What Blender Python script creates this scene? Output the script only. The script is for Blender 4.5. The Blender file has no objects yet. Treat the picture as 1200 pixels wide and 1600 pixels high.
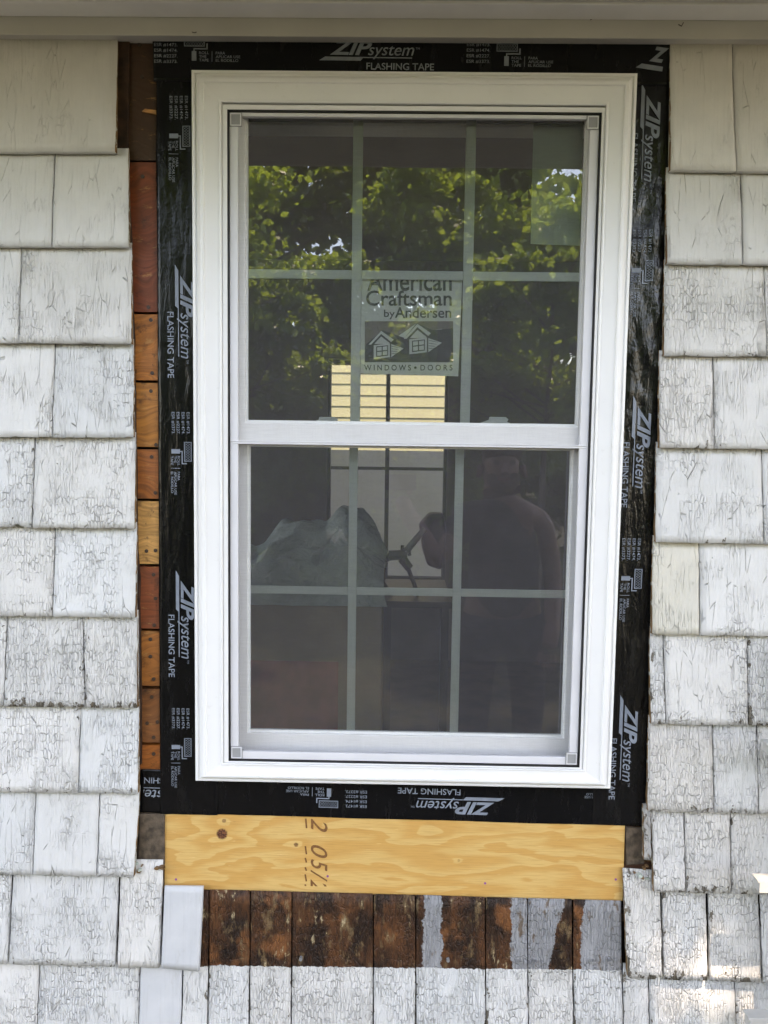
import bpy, math, random
import numpy as np
from mathutils import Vector, Matrix, noise as mnoise
random.seed(7); rng = np.random.default_rng(7)
S = bpy.context.scene
C = S.collection
R = math.radians

# ------------------------------------------------------------------ camera
PITCH, YAW, ROLL = -0.0812, -0.0129, 0.0137
CAM = Vector((-0.0231, -1.5294, 0.92 + 0.6482))
cp, sp, cy, sy, cr, sr = (math.cos(PITCH), math.sin(PITCH), math.cos(YAW), math.sin(YAW), math.cos(ROLL), math.sin(ROLL))
FW = Vector((sy*cp, cy*cp, sp)); R0 = Vector((cy, -sy, 0)); U0 = R0.cross(FW)
RT = cr*R0 + sr*U0; UP = -sr*R0 + cr*U0
camd = bpy.data.cameras.new('camera'); cam = bpy.data.objects.new('camera', camd); C.objects.link(cam)
camd.sensor_fit = 'HORIZONTAL'; camd.sensor_width = 36; camd.lens = 36*1250/1200
camd.clip_start = 0.02; camd.clip_end = 400
M = Matrix.Identity(4)
for i in range(3):
    M[i][0] = RT[i]; M[i][1] = UP[i]; M[i][2] = -FW[i]; M[i][3] = CAM[i]
cam.matrix_world = M
S.camera = cam

def at(px, py, Y=0.0):
    """the point of the plane y = Y that the photograph shows at this pixel"""
    d = FW + RT*((px-600)/1250) - UP*((py-800)/1250)
    t = (Y - CAM.y)/d.y
    return CAM + d*t

# ------------------------------------------------------------------ world, sun, exposure
SUN_EL, SUN_AZ = 62.5, 20.0          # azimuth: degrees to the right of straight behind the camera
w = bpy.data.worlds.new('World'); S.world = w; w.use_nodes = True
nt = w.node_tree; nt.nodes.clear()
sky = nt.nodes.new('ShaderNodeTexSky'); sky.sky_type = 'NISHITA'; sky.sun_disc = False
sky.sun_elevation = R(SUN_EL); sky.sun_rotation = R(180 - SUN_AZ)
bg = nt.nodes.new('ShaderNodeBackground'); bg.inputs[1].default_value = 0.15
wo = nt.nodes.new('ShaderNodeOutputWorld'); nt.links.new(sky.outputs[0], bg.inputs[0]); nt.links.new(bg.outputs[0], wo.inputs[0])
sd = bpy.data.lights.new('sun', 'SUN'); sd.energy = 2.5; sd.angle = R(0.53); sd.color = (1, .93, .83)
sun = bpy.data.objects.new('sun', sd); C.objects.link(sun)
SUND = Vector((math.sin(R(SUN_AZ))*math.cos(R(SUN_EL)), -math.cos(R(SUN_AZ))*math.cos(R(SUN_EL)), math.sin(R(SUN_EL))))
sun.rotation_euler = SUND.to_track_quat('Z', 'Y').to_euler()
S.view_settings.view_transform = 'Standard'; S.view_settings.look = 'None'
S.view_settings.gamma = 1; S.view_settings.use_curve_mapping = False
S.view_settings.exposure = 3.06
S.view_settings.use_white_balance = True; S.view_settings.white_balance_temperature = 8600; S.view_settings.white_balance_tint = 18
S.render.engine = 'CYCLES'
S.cycles.max_bounces = 8; S.cycles.diffuse_bounces = 4; S.cycles.transparent_max_bounces = 24
S.cycles.caustics_reflective = False; S.cycles.caustics_refractive = False
S.cycles.use_denoising = True

# ------------------------------------------------------------------ material helpers
class NT:
    def __init__(s, name):
        s.m = bpy.data.materials.new(name); s.m.use_nodes = True; s.t = s.m.node_tree; s.t.nodes.clear()
        s.out = s.n('ShaderNodeOutputMaterial')
    def n(s, typ, **kw):
        o = s.t.nodes.new(typ)
        for k, v in kw.items(): setattr(o, k, v)
        return o
    def put(s, sock, v):
        if isinstance(v, bpy.types.NodeSocket): s.t.links.new(v, sock)
        elif v is not None:
            try: sock.default_value = v
            except Exception: sock.default_value = (v, v, v) if not isinstance(v, tuple) else (tuple(v)+(1,))[:4]
    def math(s, op, a, b=None, c=None, clamp=False):
        o = s.n('ShaderNodeMath', operation=op, use_clamp=clamp)
        s.put(o.inputs[0], a); s.put(o.inputs[1], b)
        if c is not None: s.put(o.inputs[2], c)
        return o.outputs[0]
    def vmath(s, op, a, b=None):
        o = s.n('ShaderNodeVectorMath', operation=op)
        s.put(o.inputs[0], a); s.put(o.inputs[1], b)
        return o.outputs[0]
    def comb(s, x, y, z):
        o = s.n('ShaderNodeCombineXYZ'); s.put(o.inputs[0], x); s.put(o.inputs[1], y); s.put(o.inputs[2], z); return o.outputs[0]
    def sep(s, v):
        o = s.n('ShaderNodeSeparateXYZ'); s.put(o.inputs[0], v); return o.outputs
    def coord(s, kind='Object'): return s.n('ShaderNodeTexCoord').outputs[kind]
    def scale(s, v, sc): return s.vmath('MULTIPLY', v, sc)
    def noise(s, v, scale, detail=4, rough=.55, dist=0):
        o = s.n('ShaderNodeTexNoise'); s.put(o.inputs['Vector'], v); o.inputs['Scale'].default_value = scale
        o.inputs['Detail'].default_value = detail; o.inputs['Roughness'].default_value = rough; o.inputs['Distortion'].default_value = dist
        return o.outputs[0]
    def voro(s, v, scale, feature='DISTANCE_TO_EDGE', rnd=1.0):
        o = s.n('ShaderNodeTexVoronoi', feature=feature); s.put(o.inputs['Vector'], v); o.inputs['Scale'].default_value = scale
        o.inputs['Randomness'].default_value = rnd
        return o.outputs[0]
    def ss(s, v, a, b, lo=0, hi=1):          # smooth step from a to b
        o = s.n('ShaderNodeMapRange', interpolation_type='SMOOTHSTEP')
        s.put(o.inputs[0], v); s.put(o.inputs[1], a); s.put(o.inputs[2], b); s.put(o.inputs[3], lo); s.put(o.inputs[4], hi)
        return o.outputs[0]
    def mix(s, f, a, b, blend='MIX'):
        o = s.n('ShaderNodeMix', data_type='RGBA', blend_type=blend)
        s.put(o.inputs[0], f)
        for k, v in ((6, a), (7, b)):
            if isinstance(v, tuple): v = (tuple(v)+(1,))[:4]
            s.put(o.inputs[k], v)
        return o.outputs[2]
    def attr(s, name):
        o = s.n('ShaderNodeAttribute', attribute_type='OBJECT', attribute_name=name); return o.outputs['Fac']
    def bump(s, h, dist, strength=1.0, normal=None):
        o = s.n('ShaderNodeBump'); s.put(o.inputs['Height'], h); o.inputs['Distance'].default_value = dist; o.inputs['Strength'].default_value = strength
        if normal is not None: s.put(o.inputs['Normal'], normal)
        return o.outputs[0]
    def pbsdf(s, col, rough=.5, normal=None, spec=.5):
        o = s.n('ShaderNodeBsdfPrincipled')
        s.put(o.inputs['Base Color'], (tuple(col)+(1,))[:4] if isinstance(col, tuple) else col)
        s.put(o.inputs['Roughness'], rough); s.put(o.inputs['Specular IOR Level'], spec)
        if normal is not None: s.put(o.inputs['Normal'], normal)
        s.t.links.new(o.outputs[0], s.out.inputs[0]); return o
    def rand(s): return s.n('ShaderNodeObjectInfo').outputs['Random']
    def ocol(s): return s.n('ShaderNodeObjectInfo').outputs['Color']

def simple(name, col, rough=.5, var=.06, scale=12, bump=0.0, bscale=60, spec=.4):
    t = NT(name); c = t.coord()
    n = t.noise(c, scale, 5)
    f = t.ss(n, .3, .7)
    colr = t.mix(f, tuple(x*(1-var) for x in col), tuple(min(1, x*(1+var)) for x in col))
    nm = t.bump(t.noise(c, bscale, 4), bump) if bump else None
    t.pbsdf(colr, rough, nm, spec); return t.m

# ---- old painted shingle
def mat_shingle():
    t = NT('old_shingle_paint'); c = t.coord(); r = t.rand()
    off = t.comb(t.math('MULTIPLY', r, 37.0), t.math('MULTIPLY', r, 11.0), t.math('MULTIPLY', r, 23.0))
    p = t.vmath('ADD', c, off)
    x, y, z = t.sep(c)
    peel = t.attr('peel')
    wob = t.n('ShaderNodeTexNoise'); t.put(wob.inputs['Vector'], p); wob.inputs['Scale'].default_value = 22; wob.inputs['Detail'].default_value = 3
    wv = t.vmath('MULTIPLY', t.vmath('SUBTRACT', wob.outputs[1], (.5, .5, .5)), (.0035, .0035, .0035))
    pw = t.vmath('ADD', p, wv)
    # crackle of short vertical cells, long hair cracks along the grain
    v1 = t.voro(t.scale(pw, (185, 0, 66)), 1.0, rnd=.62)
    v2 = t.voro(t.scale(pw, (260, 0, 20)), 1.0, rnd=.8)
    v3 = t.voro(t.scale(pw, (60, 0, 9)), 1.0, rnd=.8)
    gapn = t.ss(t.noise(t.scale(p, (1, 1, .8)), 85, 2), .44, .56)
    patch = t.noise(p, 9, 3)
    patch2 = t.noise(t.scale(p, (1, 1, .5)), 26, 3)
    a1 = t.math('MULTIPLY', t.ss(t.math('ADD', patch, t.math('MULTIPLY', peel, .37)), .62, .86), t.ss(patch2, .32, .55, .15, 1))
    c1 = t.math('MULTIPLY', t.math('MULTIPLY', t.ss(v1, 0.0, .07, 1, 0), gapn), t.math('MULTIPLY', a1, .85))
    a2 = t.ss(t.math('ADD', t.noise(p, 14, 2), t.math('MULTIPLY', peel, .3)), .62, .84)
    c2 = t.math('MULTIPLY', t.ss(v2, 0.0, .05, 1, 0), t.math('MULTIPLY', a2, .6))
    brk = t.noise(t.scale(p, (60, 1, 14)), 1.0, 2)
    c3 = t.math('MULTIPLY', t.ss(v3, 0.0, .016, 1, 0), t.math('MULTIPLY', t.ss(brk, .5, .58), t.ss(peel, 0, .5, .25, 1)))
    crack = t.math('MAXIMUM', t.math('MAXIMUM', c1, c2), c3)
    # flakes: paint gone, near the butt and the side edges above all
    wd = t.attr('width')
    ed = t.math('MINIMUM', t.math('MINIMUM', t.math('MULTIPLY', z, .8), t.math('MULTIPLY', x, 2.2)), t.math('MULTIPLY', t.math('SUBTRACT', wd, x), 2.2))
    ep = t.ss(ed, 0.0, .022, 1, 0)
    fn = t.noise(t.scale(pw, (1, 1, .6)), 78, 5, .62)
    lowz = t.ss(z, 0, .05, 1, 0)
    thr = t.math('SUBTRACT', .83, t.math('MULTIPLY', peel, t.math('ADD', .128, t.math('ADD', t.math('MULTIPLY', ep, .15), t.math('MULTIPLY', lowz, .055)))))
    flake = t.ss(fn, thr, t.math('ADD', thr, .02))
    # bare upper part (was covered by the course above), ragged line
    bz = t.attr('bare')
    bn = t.math('MULTIPLY', t.math('SUBTRACT', t.noise(pw, 95, 4, .65), .5), .010)
    bare = t.ss(t.math('ADD', z, bn), bz, t.math('ADD', bz, .0012))
    g0 = t.attr('grey_from'); g1 = t.attr('grey_to'); gs = t.attr('grey_slant')
    gx = t.math('ADD', t.math('ADD', x, t.math('MULTIPLY', t.math('SUBTRACT', z, bz), gs)), t.math('MULTIPLY', t.math('SUBTRACT', t.noise(pw, 55, 6, .75), .5), .030))
    grey = t.math('MULTIPLY', t.ss(gx, g0, t.math('ADD', g0, .002)), t.ss(gx, g1, t.math('ADD', g1, .002), 1, 0))
    # colours
    grain = t.noise(t.scale(pw, (260, 1, 9)), 1.0, 4, .6)
    fine = t.noise(t.scale(p, (1, 1, .3)), 120, 4)
    paint = t.mix(t.ss(t.noise(p, 16, 4), .3, .7), t.ocol(), (.52, .52, .50), 'MIX')
    paint = t.mix(.72, paint, t.ocol())
    paint = t.mix(t.math('MULTIPLY', t.ss(grain, .45, .8), .10), paint, (.30, .29, .26))
    paint = t.mix(t.math('MULTIPLY', t.ss(t.noise(p, 5, 4, .7), .5, .8), .14), paint, (.40, .38, .32))
    wood = t.mix(t.ss(grain, .35, .65), (.115, .10, .078), (.24, .215, .175))
    wood = t.mix(t.ss(fine, .62, .75), wood, (.30, .20, .11))
    col = t.mix(t.math('MULTIPLY', crack, t.ss(t.noise(p, 34, 3),   .40, .70, .15, .78)), paint, (.20, .19, .17))
    col = t.mix(flake, col, wood)
    # stained cedar of the bare part
    s1 = t.noise(t.scale(pw, (1, 1, .5)), 17, 6, .7)
    s2 = t.noise(t.scale(pw, (1.5, 1, .6)), 38, 5, .68)
    cb = t.mix(t.ss(s1, .38, .66), (.022, .011, .007), (.115, .045, .018))
    cb = t.mix(t.ss(t.noise(p, 12, 3), .55, .68), cb, t.mix(.5, (.30, .105, .03), (.13, .06, .03)))
    cb = t.mix(t.math('MULTIPLY', t.ss(s2, .54, .66), .7), cb, (.20, .13, .065))
    cb = t.mix(t.math('MULTIPLY', t.ss(t.math('ADD', s2, t.math('MULTIPLY', t.noise(p, 11, 2), .5)), .90, .96), .85), cb, (.46, .36, .22))
    cb = t.mix(t.math('MULTIPLY', t.ss(grain, .5, .75), .5), cb, (.03, .017, .012))
    gcol = t.mix(t.ss(grain, .4, .7), (.25, .255, .265), (.33, .335, .345))
    gcol = t.mix(t.ss(s2, .56, .66), gcol, (.15, .11, .08))
    cb = t.mix(grey, cb, gcol)
    col = t.mix(bare, col, cb)
    # relief
    h = t.math('MULTIPLY', t.ss(v1, 0.0, .16), t.math('MULTIPLY', a1, .6))
    h = t.math('ADD', h, t.math('MULTIPLY', grain, .6))
    h = t.math('ADD', h, t.math('MULTIPLY', fine, .35))
    h = t.math('ADD', h, t.math('MULTIPLY', t.noise(pw, 40, 4, .6), .9))
    h = t.math('SUBTRACT', h, t.math('MULTIPLY', crack, 1.3))
    h = t.math('SUBTRACT', h, t.math('MULTIPLY', flake, 1.2))
    h = t.math('SUBTRACT', h, t.math('MULTIPLY', bare, 1.2))
    # curled paint cells: every cell tilts a little
    vc = t.n('ShaderNodeTexVoronoi', feature='F1'); t.put(vc.inputs['Vector'], t.scale(pw, (185, 0, 66))); vc.inputs['Scale'].default_value = 1; vc.inputs['Randomness'].default_value = .62
    h = t.math('ADD', h, t.math('MULTIPLY', t.math('MULTIPLY', t.sep(vc.outputs['Color'])[0], a1), .55))
    t.pbsdf(col, t.mix(bare, (.62, .62, .62), (.5, .5, .5)), t.bump(h, .0019), .3)
    return t.m

def mat_edge():
    t = NT('raw_shingle_edge'); c = t.coord()
    g = t.noise(t.scale(c, (30, 300, 12)), 1.0, 4)
    col = t.mix(t.ss(g, .35, .65), (.10, .065, .035), (.30, .17, .075))
    col = t.mix(t.ss(t.noise(c, 60, 3), .52, .6), col, (.42, .41, .36))
    t.pbsdf(col, .8, t.bump(g, .001), .2); return t.m

def mat_plank():
    t = NT('old_sheathing_wood'); c = t.coord(); r = t.rand()
    off = t.comb(t.math('MULTIPLY', r, 31.0), 0.0, t.math('MULTIPLY', r, 17.0)); p = t.vmath('ADD', c, off)
    wv = t.noise(p, 9, 2)
    g = t.noise(t.vmath('ADD', t.scale(p, (9, 1, 150)), t.comb(0.0, 0.0, t.math('MULTIPLY', wv, 14.0))), 1.0, 5, .6)
    col = t.mix(t.ss(g, .3, .7), t.ocol(), t.mix(.55, t.ocol(), (.05, .02, .008)))
    col = t.mix(t.math('MULTIPLY', t.ss(t.noise(p, 21, 5, .7), .53, .70), .7), col, (.045, .02, .010))
    col = t.mix(t.math('MULTIPLY', t.ss(t.noise(p, 45, 5, .7), .62, .7), .6), col, (.015, .009, .006))
    col = t.mix(t.math('MULTIPLY', t.ss(t.noise(t.scale(p, (1, 1, 3)), 24, 5, .7), .58, .7), .45), col, (.45, .24, .08))
    # knots
    vk = t.voro(t.scale(p, (1, 0, 1)), 9.0, 'F1')
    col = t.mix(t.ss(vk, .04, .075, 1, 0), col, (.035, .014, .006))
    t.pbsdf(col, t.ss(g, .3, .7, .42, .6), t.bump(g, .0008), .4); return t.m

def mat_ply():
    t = NT('new_plywood'); c = t.coord(); x, y, z = t.sep(c)
    p = c
    lowf = t.noise(t.scale(p, (3.2, 1, 12)), 1.0, 3, .5, .6)
    # cathedral bands: contours of a slow field drawn out along the grain
    field = t.math('ADD', t.math('MULTIPLY', t.noise(t.scale(p, (4.0, 1, 17)), 1.0, 3, .45, .35), 5.2), t.math('MULTIPLY', z, 9.0))
    K = ((.0, .0, .0150, 1.0), (.004, .027, .006, .5), (.147, -.019, .006, .6), (.47, -.045, .004, .25))
    rings = None; dark = None
    for kx, kz, kr, am in K:
        dx = t.math('SUBTRACT', x, kx); dz = t.math('SUBTRACT', z, kz)
        d = t.math('SQRT', t.math('ADD', t.math('MULTIPLY', dx, t.math('MULTIPLY', dx, .38)), t.math('MULTIPLY', dz, dz)))
        infl = t.math('MULTIPLY', t.ss(d, 0.0, kr*4.5, 1, 0), 1.1*am)
        rings = infl if rings is None else t.math('ADD', rings, infl)
        dn = t.math('SQRT', t.math('ADD', t.math('MULTIPLY', dx, dx), t.math('MULTIPLY', dz, dz)))
        dk = t.math('MULTIPLY', t.ss(t.math('ADD', dn, t.math('MULTIPLY', t.math('SUBTRACT', t.noise(p, 240, 2), .5), .004)), kr*.55, kr*.85, 1, 0), min(1, am*1.3))
        dark = dk if dark is None else t.math('MAXIMUM', dark, dk)
    field = t.math('ADD', field, rings)
    band = t.math('FRACT', field)
    bandm = t.math('MULTIPLY', t.ss(band, .10, .75), t.ss(band, .93, 1.0, 1, 0))
    col = t.mix(t.math('MULTIPLY', bandm, .75), (.64, .41, .15), (.55, .28, .07))
    col = t.mix(t.math('MULTIPLY', t.ss(t.noise(t.scale(p, (20, 1, 420)), 1.0, 4, .6), .42, .7), .34), col, (.36, .17, .04))
    col = t.mix(t.math('MULTIPLY', t.ss(t.noise(t.scale(p, (28, 1, 330)), 1.0, 3), .66, .72), .5), col, (.82, .60, .30))
    col = t.mix(t.math('MULTIPLY', t.ss(t.noise(t.scale(p, (60, 1, 500)), 1.0, 2), .70, .76), .5), col, (.22, .10, .03))
    col = t.mix(t.math('MULTIPLY', lowf, .15), col, (.70, .45, .17))
    col = t.mix(dark, col, t.mix(t.ss(t.noise(p, 260, 3), .4, .6), (.05, .018, .012), (.20, .075, .035)))
    t.pbsdf(col, .55, t.bump(t.noise(t.scale(p, (20, 1, 420)), 1.0, 4), .0004), .35); return t.m

def mat_tape():
    t = NT('black_flashing_tape'); c = t.coord()
    wr = t.attr('wrinkle')
    n1 = t.noise(t.scale(c, (1, 1, .22)), 55, 4, .55, .8)
    n2 = t.noise(c, 90, 3, .5, .5)
    n3 = t.noise(t.scale(c, (1, 1, .12)), 22, 2)
    h = t.math('ADD', t.math('MULTIPLY', n3, .9), t.math('MULTIPLY', wr, t.math('ADD', t.math('MULTIPLY', n1, 2.4), t.math('MULTIPLY', n2, .6))))
    dust = t.ss(t.noise(t.scale(c, (1, 1, .3)), 40, 5, .7), .45, .8)
    col = t.mix(t.math('MULTIPLY', dust, .5), (.0035, .0035, .004), (.012, .0115, .0115))
    t.pbsdf(col, t.ss(dust, 0, 1, .24, .36), t.bump(h, .0030), t.ss(wr, .2, .6, .24, .5)); return t.m

def mat_vinyl():
    t = NT('white_vinyl'); c = t.coord()
    n = t.noise(c, 7, 4)
    col = t.mix(t.ss(n, .35, .7), (.80, .80, .79), (.765, .765, .76))
    col = t.mix(t.math('MULTIPLY', t.ss(t.noise(c, 55, 6, .75), .58, .74), .2), col, (.5, .48, .44))
    t.pbsdf(col, .36, t.bump(t.noise(c, 18, 2), .0006), .45); return t.m

def mat_glass():
    t = NT('tinted_pane_glass'); c = t.coord()
    nm = t.bump(t.noise(c, 3.5, 1), .0015, .4)
    lw = t.n('ShaderNodeFresnel'); lw.inputs[0].default_value = 1.5
    f = t.math('MULTIPLY', lw.outputs[0], 3.7, clamp=True)
    tr = t.n('ShaderNodeBsdfTransparent'); tr.inputs[0].default_value = (.93, .985, .945, 1)
    gl = t.n('ShaderNodeBsdfGlossy'); gl.inputs['Roughness'].default_value = 0.0; t.put(gl.inputs['Normal'], nm)
    gl.inputs['Color'].default_value = (.95, .97, 1, 1)
    mx = t.n('ShaderNodeMixShader'); t.put(mx.inputs[0], f); t.put(mx.inputs[1], tr.outputs[0]); t.put(mx.inputs[2], gl.outputs[0])
    t.t.links.new(mx.outputs[0], t.out.inputs[0]); return t.m

def mat_screen():
    t = NT('insect_screen'); c = t.coord(); x, y, z = t.sep(c)
    # the weave: fine horizontal and vertical threads, uneven from thread to thread
    th = t.noise(t.comb(t.math('MULTIPLY', x, 25.0), 0.0, t.math('MULTIPLY', z, 560.0)), 1.0, 2)
    tv = t.noise(t.comb(t.math('MULTIPLY', x, 560.0), 0.0, t.math('MULTIPLY', z, 25.0)), 1.0, 2)
    sp_ = t.ss(t.noise(c, 620, 1), .765, .79)
    f = t.math('ADD', .175, t.math('ADD', t.math('MULTIPLY', t.math('SUBTRACT', th, .5), .17), t.math('MULTIPLY', t.math('SUBTRACT', tv, .5), .10)))
    f = t.math('ADD', f, t.math('MULTIPLY', sp_, .3), clamp=True)
    tr = t.n('ShaderNodeBsdfTransparent')
    df = t.n('ShaderNodeBsdfPrincipled'); t.put(df.inputs['Base Color'], t.mix(sp_, (.19, .185, .205), (.75, .75, .75))); df.inputs['Roughness'].default_value = .6
    mx = t.n('ShaderNodeMixShader'); t.put(mx.inputs[0], f); t.put(mx.inputs[1], tr.outputs[0]); t.put(mx.inputs[2], df.outputs[0])
    t.t.links.new(mx.outputs[0], t.out.inputs[0]); return t.m

def mat_leaf(name, a, b):
    t = NT(name); r = t.n('ShaderNodeNewGeometry').outputs['Random Per Island']
    col = t.mix(r, a, b)
    d = t.n('ShaderNodeBsdfDiffuse'); t.put(d.inputs[0], col)
    tl = t.n('ShaderNodeBsdfTranslucent'); t.put(tl.inputs[0], t.mix(.6, col, (.50, .66, .07)))
    g = t.n('ShaderNodeBsdfGlossy'); g.inputs['Roughness'].default_value = .35
    m1 = t.n('ShaderNodeMixShader'); m1.inputs[0].default_value = .55; t.put(m1.inputs[1], d.outputs[0]); t.put(m1.inputs[2], tl.outputs[0])
    m2 = t.n('ShaderNodeMixShader'); m2.inputs[0].default_value = .05; t.put(m2.inputs[1], m1.outputs[0]); t.put(m2.inputs[2], g.outputs[0])
    t.t.links.new(m2.outputs[0], t.out.inputs[0]); return t.m

def mat_ground():
    t = NT('shaded_lawn'); c = t.coord()
    n = t.noise(c, 3, 6, .7); n2 = t.noise(c, 30, 5, .7)
    col = t.mix(t.ss(n, .4, .62), (.028, .032, .017), (.05, .044, .03))  # tree shade on the lawn is put into these dark colours
    col = t.mix(t.ss(n2, .4, .7), col, (.02, .024, .013))
    bounce_strip = t.ss(t.math('ADD', t.sep(c)[1], t.math('MULTIPLY', t.noise(c, 2, 4), .5)), 27.9, 28.1)  # unseen paler ground by the wall, added to bounce light up at the eave
    col = t.mix(bounce_strip, col, t.mix(t.ss(n2, .4, .7), (.12, .11, .095), (.17, .16, .14)))
    t.pbsdf(col, .9, t.bump(n2, .03), .1); return t.m

MS = mat_shingle(); ME = mat_edge(); MP = mat_plank(); MPLY = mat_ply(); MT = mat_tape(); MV = mat_vinyl()
MG = mat_glass(); MSC = mat_screen()
def mat_prime():
    t = NT('primed_shingle_paint'); c = t.coord()
    g = t.noise(t.scale(c, (190, 1, 5)), 1.0, 5, .6)
    col = t.mix(t.ss(t.noise(c, 11, 5, .6), .35, .7), (.50, .515, .53), (.56, .57, .58))
    col = t.mix(t.math('MULTIPLY', t.ss(g, .5, .75), .16), col, (.33, .33, .32))
    col = t.mix(t.math('MULTIPLY', t.ss(t.noise(t.scale(c, (1, 1, .4)), 50, 5, .7), .6, .72), .25), col, (.34, .31, .25))
    t.pbsdf(col, .55, t.bump(t.math('ADD', g, t.noise(c, 30, 3)), .0007), .3); return t.m
MPRIME = mat_prime()
MEAVE = simple('eave_paint', (.58, .565, .53), .5, .05, 5, .0004, 30)
MBEAD = simple('brightened_trim_white', (.86, .85, .82), .42, .04, 9, .0003, 40)  # whiter than the eave: the bead's bounced light is put into this colour
MBLK = simple('black_gasket', (.012, .012, .013), .5, .2)
MINK = simple('tape_print', (.20, .23, .275), .5, .12, 60)
MSFR = simple('screen_frame_grey', (.66, .66, .68), .4, .03)
MCLIP = simple('corner_clip_grey', (.30, .305, .31), .4, .05)
MMUN = simple('grille_white', (.78, .80, .79), .45, .02)
MNAIL = simple('rusty_nail', (.045, .028, .02), .45, .4, 200)
MNAIL2 = simple('galvanised_nail', (.22, .22, .22), .4, .2, 200)
MSTK = simple('sticker_paper', (.88, .90, .86), .6, .02)
MSTK2 = simple('label_paper', (.46, .52, .46), .6, .05, 8)
MSINK = simple('sticker_ink', (.045, .07, .055), .6, .1)
MSDRK = simple('sticker_picture_dark', (.05, .065, .052), .6, .15, 40)
MSBRN = simple('sticker_picture_sky', (.26, .225, .185), .6, .1, 40)
MSTAMP = simple('brown_stamp_ink', (.20, .085, .028), .7, .3, 300)
MPURP = simple('purple_ink', (.28, .09, .25), .7, .1)
MFELT = simple('dark_felt', (.022, .012, .008), .85, .5, 30, .001, 80)
MDARKW = simple('dark_weathered_wood', (.040, .018, .009), .7, .6, 28, .001, 120)

# ------------------------------------------------------------------ object helpers
def link(o, parent=None, kind=None):
    C.objects.link(o)
    if parent is not None: o.parent = parent
    if kind: o['kind'] = kind
    return o
def tag(o, label, cat, group=None):
    o['label'] = label; o['category'] = cat
    if group: o['group'] = group
    return o
def root(name, loc, label, cat, group=None):
    o = bpy.data.objects.new(name, None); o.location = loc; o.empty_display_size = .05; C.objects.link(o)
    return tag(o, label, cat, group)
def mk(name, verts, faces, mats, parent=None, origin=None, smooth=False, fm=None, bevel=0, kind=None, uv=None):
    """verts in world space; origin = world origin of the object; parent has only a translation"""
    o3 = Vector(origin) if origin is not None else (sum((Vector(v) for v in verts), Vector())/len(verts))
    me = bpy.data.meshes.new(name)
    me.from_pydata([tuple(Vector(v)-o3) for v in verts], [], faces)
    for m in (mats if isinstance(mats, (list, tuple)) else [mats]): me.materials.append(m)
    if fm:
        for p, k in zip(me.polygons, fm): p.material_index = k
    if smooth: me.polygons.foreach_set('use_smooth', [True]*len(me.polygons))
    me.update()
    o = bpy.data.objects.new(name, me); link(o, parent, kind)
    o.location = o3 - (parent_loc(parent) if parent is not None else Vector())
    if bevel:
        b = o.modifiers.new('bevel', 'BEVEL'); b.width = bevel; b.segments = 2; b.limit_method = 'ANGLE'; b.angle_limit = R(40)
    return o
def parent_loc(p):
    v = Vector(p.location)
    while p.parent is not None:
        p = p.parent; v = v + Vector(p.location)
    return v
class MB:
    def __init__(s): s.v = []; s.f = []; s.m = []
    def add(s, vs, fs, m=0):
        k = len(s.v); s.v += [Vector(a) for a in vs]; s.f += [tuple(i+k for i in f) for f in fs]; s.m += [m]*len(fs)
    def box(s, a, b, m=0):
        x0, y0, z0 = a; x1, y1, z1 = b
        s.add([(x0,y0,z0),(x1,y0,z0),(x1,y1,z0),(x0,y1,z0),(x0,y0,z1),(x1,y0,z1),(x1,y1,z1),(x0,y1,z1)],
              [(0,3,2,1),(4,5,6,7),(0,1,5,4),(1,2,6,5),(2,3,7,6),(3,0,4,7)], m)
    def prism(s, pts, y0, y1, m=0):
        """pts: (x,z) outline counter-clockwise seen from -Y; y0 front, y1 back"""
        n = len(pts)
        s.add([(x, y0, z) for x, z in pts] + [(x, y1, z) for x, z in pts],
              [tuple(range(n)), tuple(range(2*n-1, n-1, -1))] + [(i, i+n, (i+1) % n+n, (i+1) % n) for i in range(n)], m)
    def cyl(s, c, axis, r, l, n=12, m=0, r2=None):
        c = Vector(c); ax = Vector(axis).normalized(); q = ax.to_track_quat('Z', 'Y'); r2 = r if r2 is None else r2
        vs = [c + q @ Vector((r*math.cos(2*math.pi*i/n), r*math.sin(2*math.pi*i/n), 0)) for i in range(n)] + \
             [c + ax*l + q @ Vector((r2*math.cos(2*math.pi*i/n), r2*math.sin(2*math.pi*i/n), 0)) for i in range(n)]
        s.add(vs, [tuple(range(n-1, -1, -1)), tuple(range(n, 2*n))] + [(i, (i+1) % n, (i+1) % n+n, i+n) for i in range(n)], m)
    def build(s, name, mats, parent=None, **kw):
        return mk(name, s.v, s.f, mats, parent, fm=s.m, **kw)

def ring(mb, outer, inner, y0, y1, m=0):
    """rectangular ring; outer/inner = (x0,z0,x1,z1)"""
    ox0, oz0, ox1, oz1 = outer; ix0, iz0, ix1, iz1 = inner
    O = [(ox0, oz0), (ox1, oz0), (ox1, oz1), (ox0, oz1)]; I = [(ix0, iz0), (ix1, iz0), (ix1, iz1), (ix0, iz1)]
    vs = [(x, y0, z) for x, z in O+I] + [(x, y1, z) for x, z in O+I]
    fs = []
    for i in range(4):
        j = (i+1) % 4
        fs += [(i, j, 4+j, 4+i), (8+i, 12+i, 12+j, 8+j), (i, 8+i, 8+j, j), (4+i, 4+j, 12+j, 12+i)]
    mb.add(vs, fs, m)
def rect(px0, py0, px1, py1, Y):
    """rectangle of the wall from two opposite photo corners"""
    a = at(px0, py0, Y); b = at(px1, py1, Y)
    return (a.x, b.z, b.x, a.z)

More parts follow.
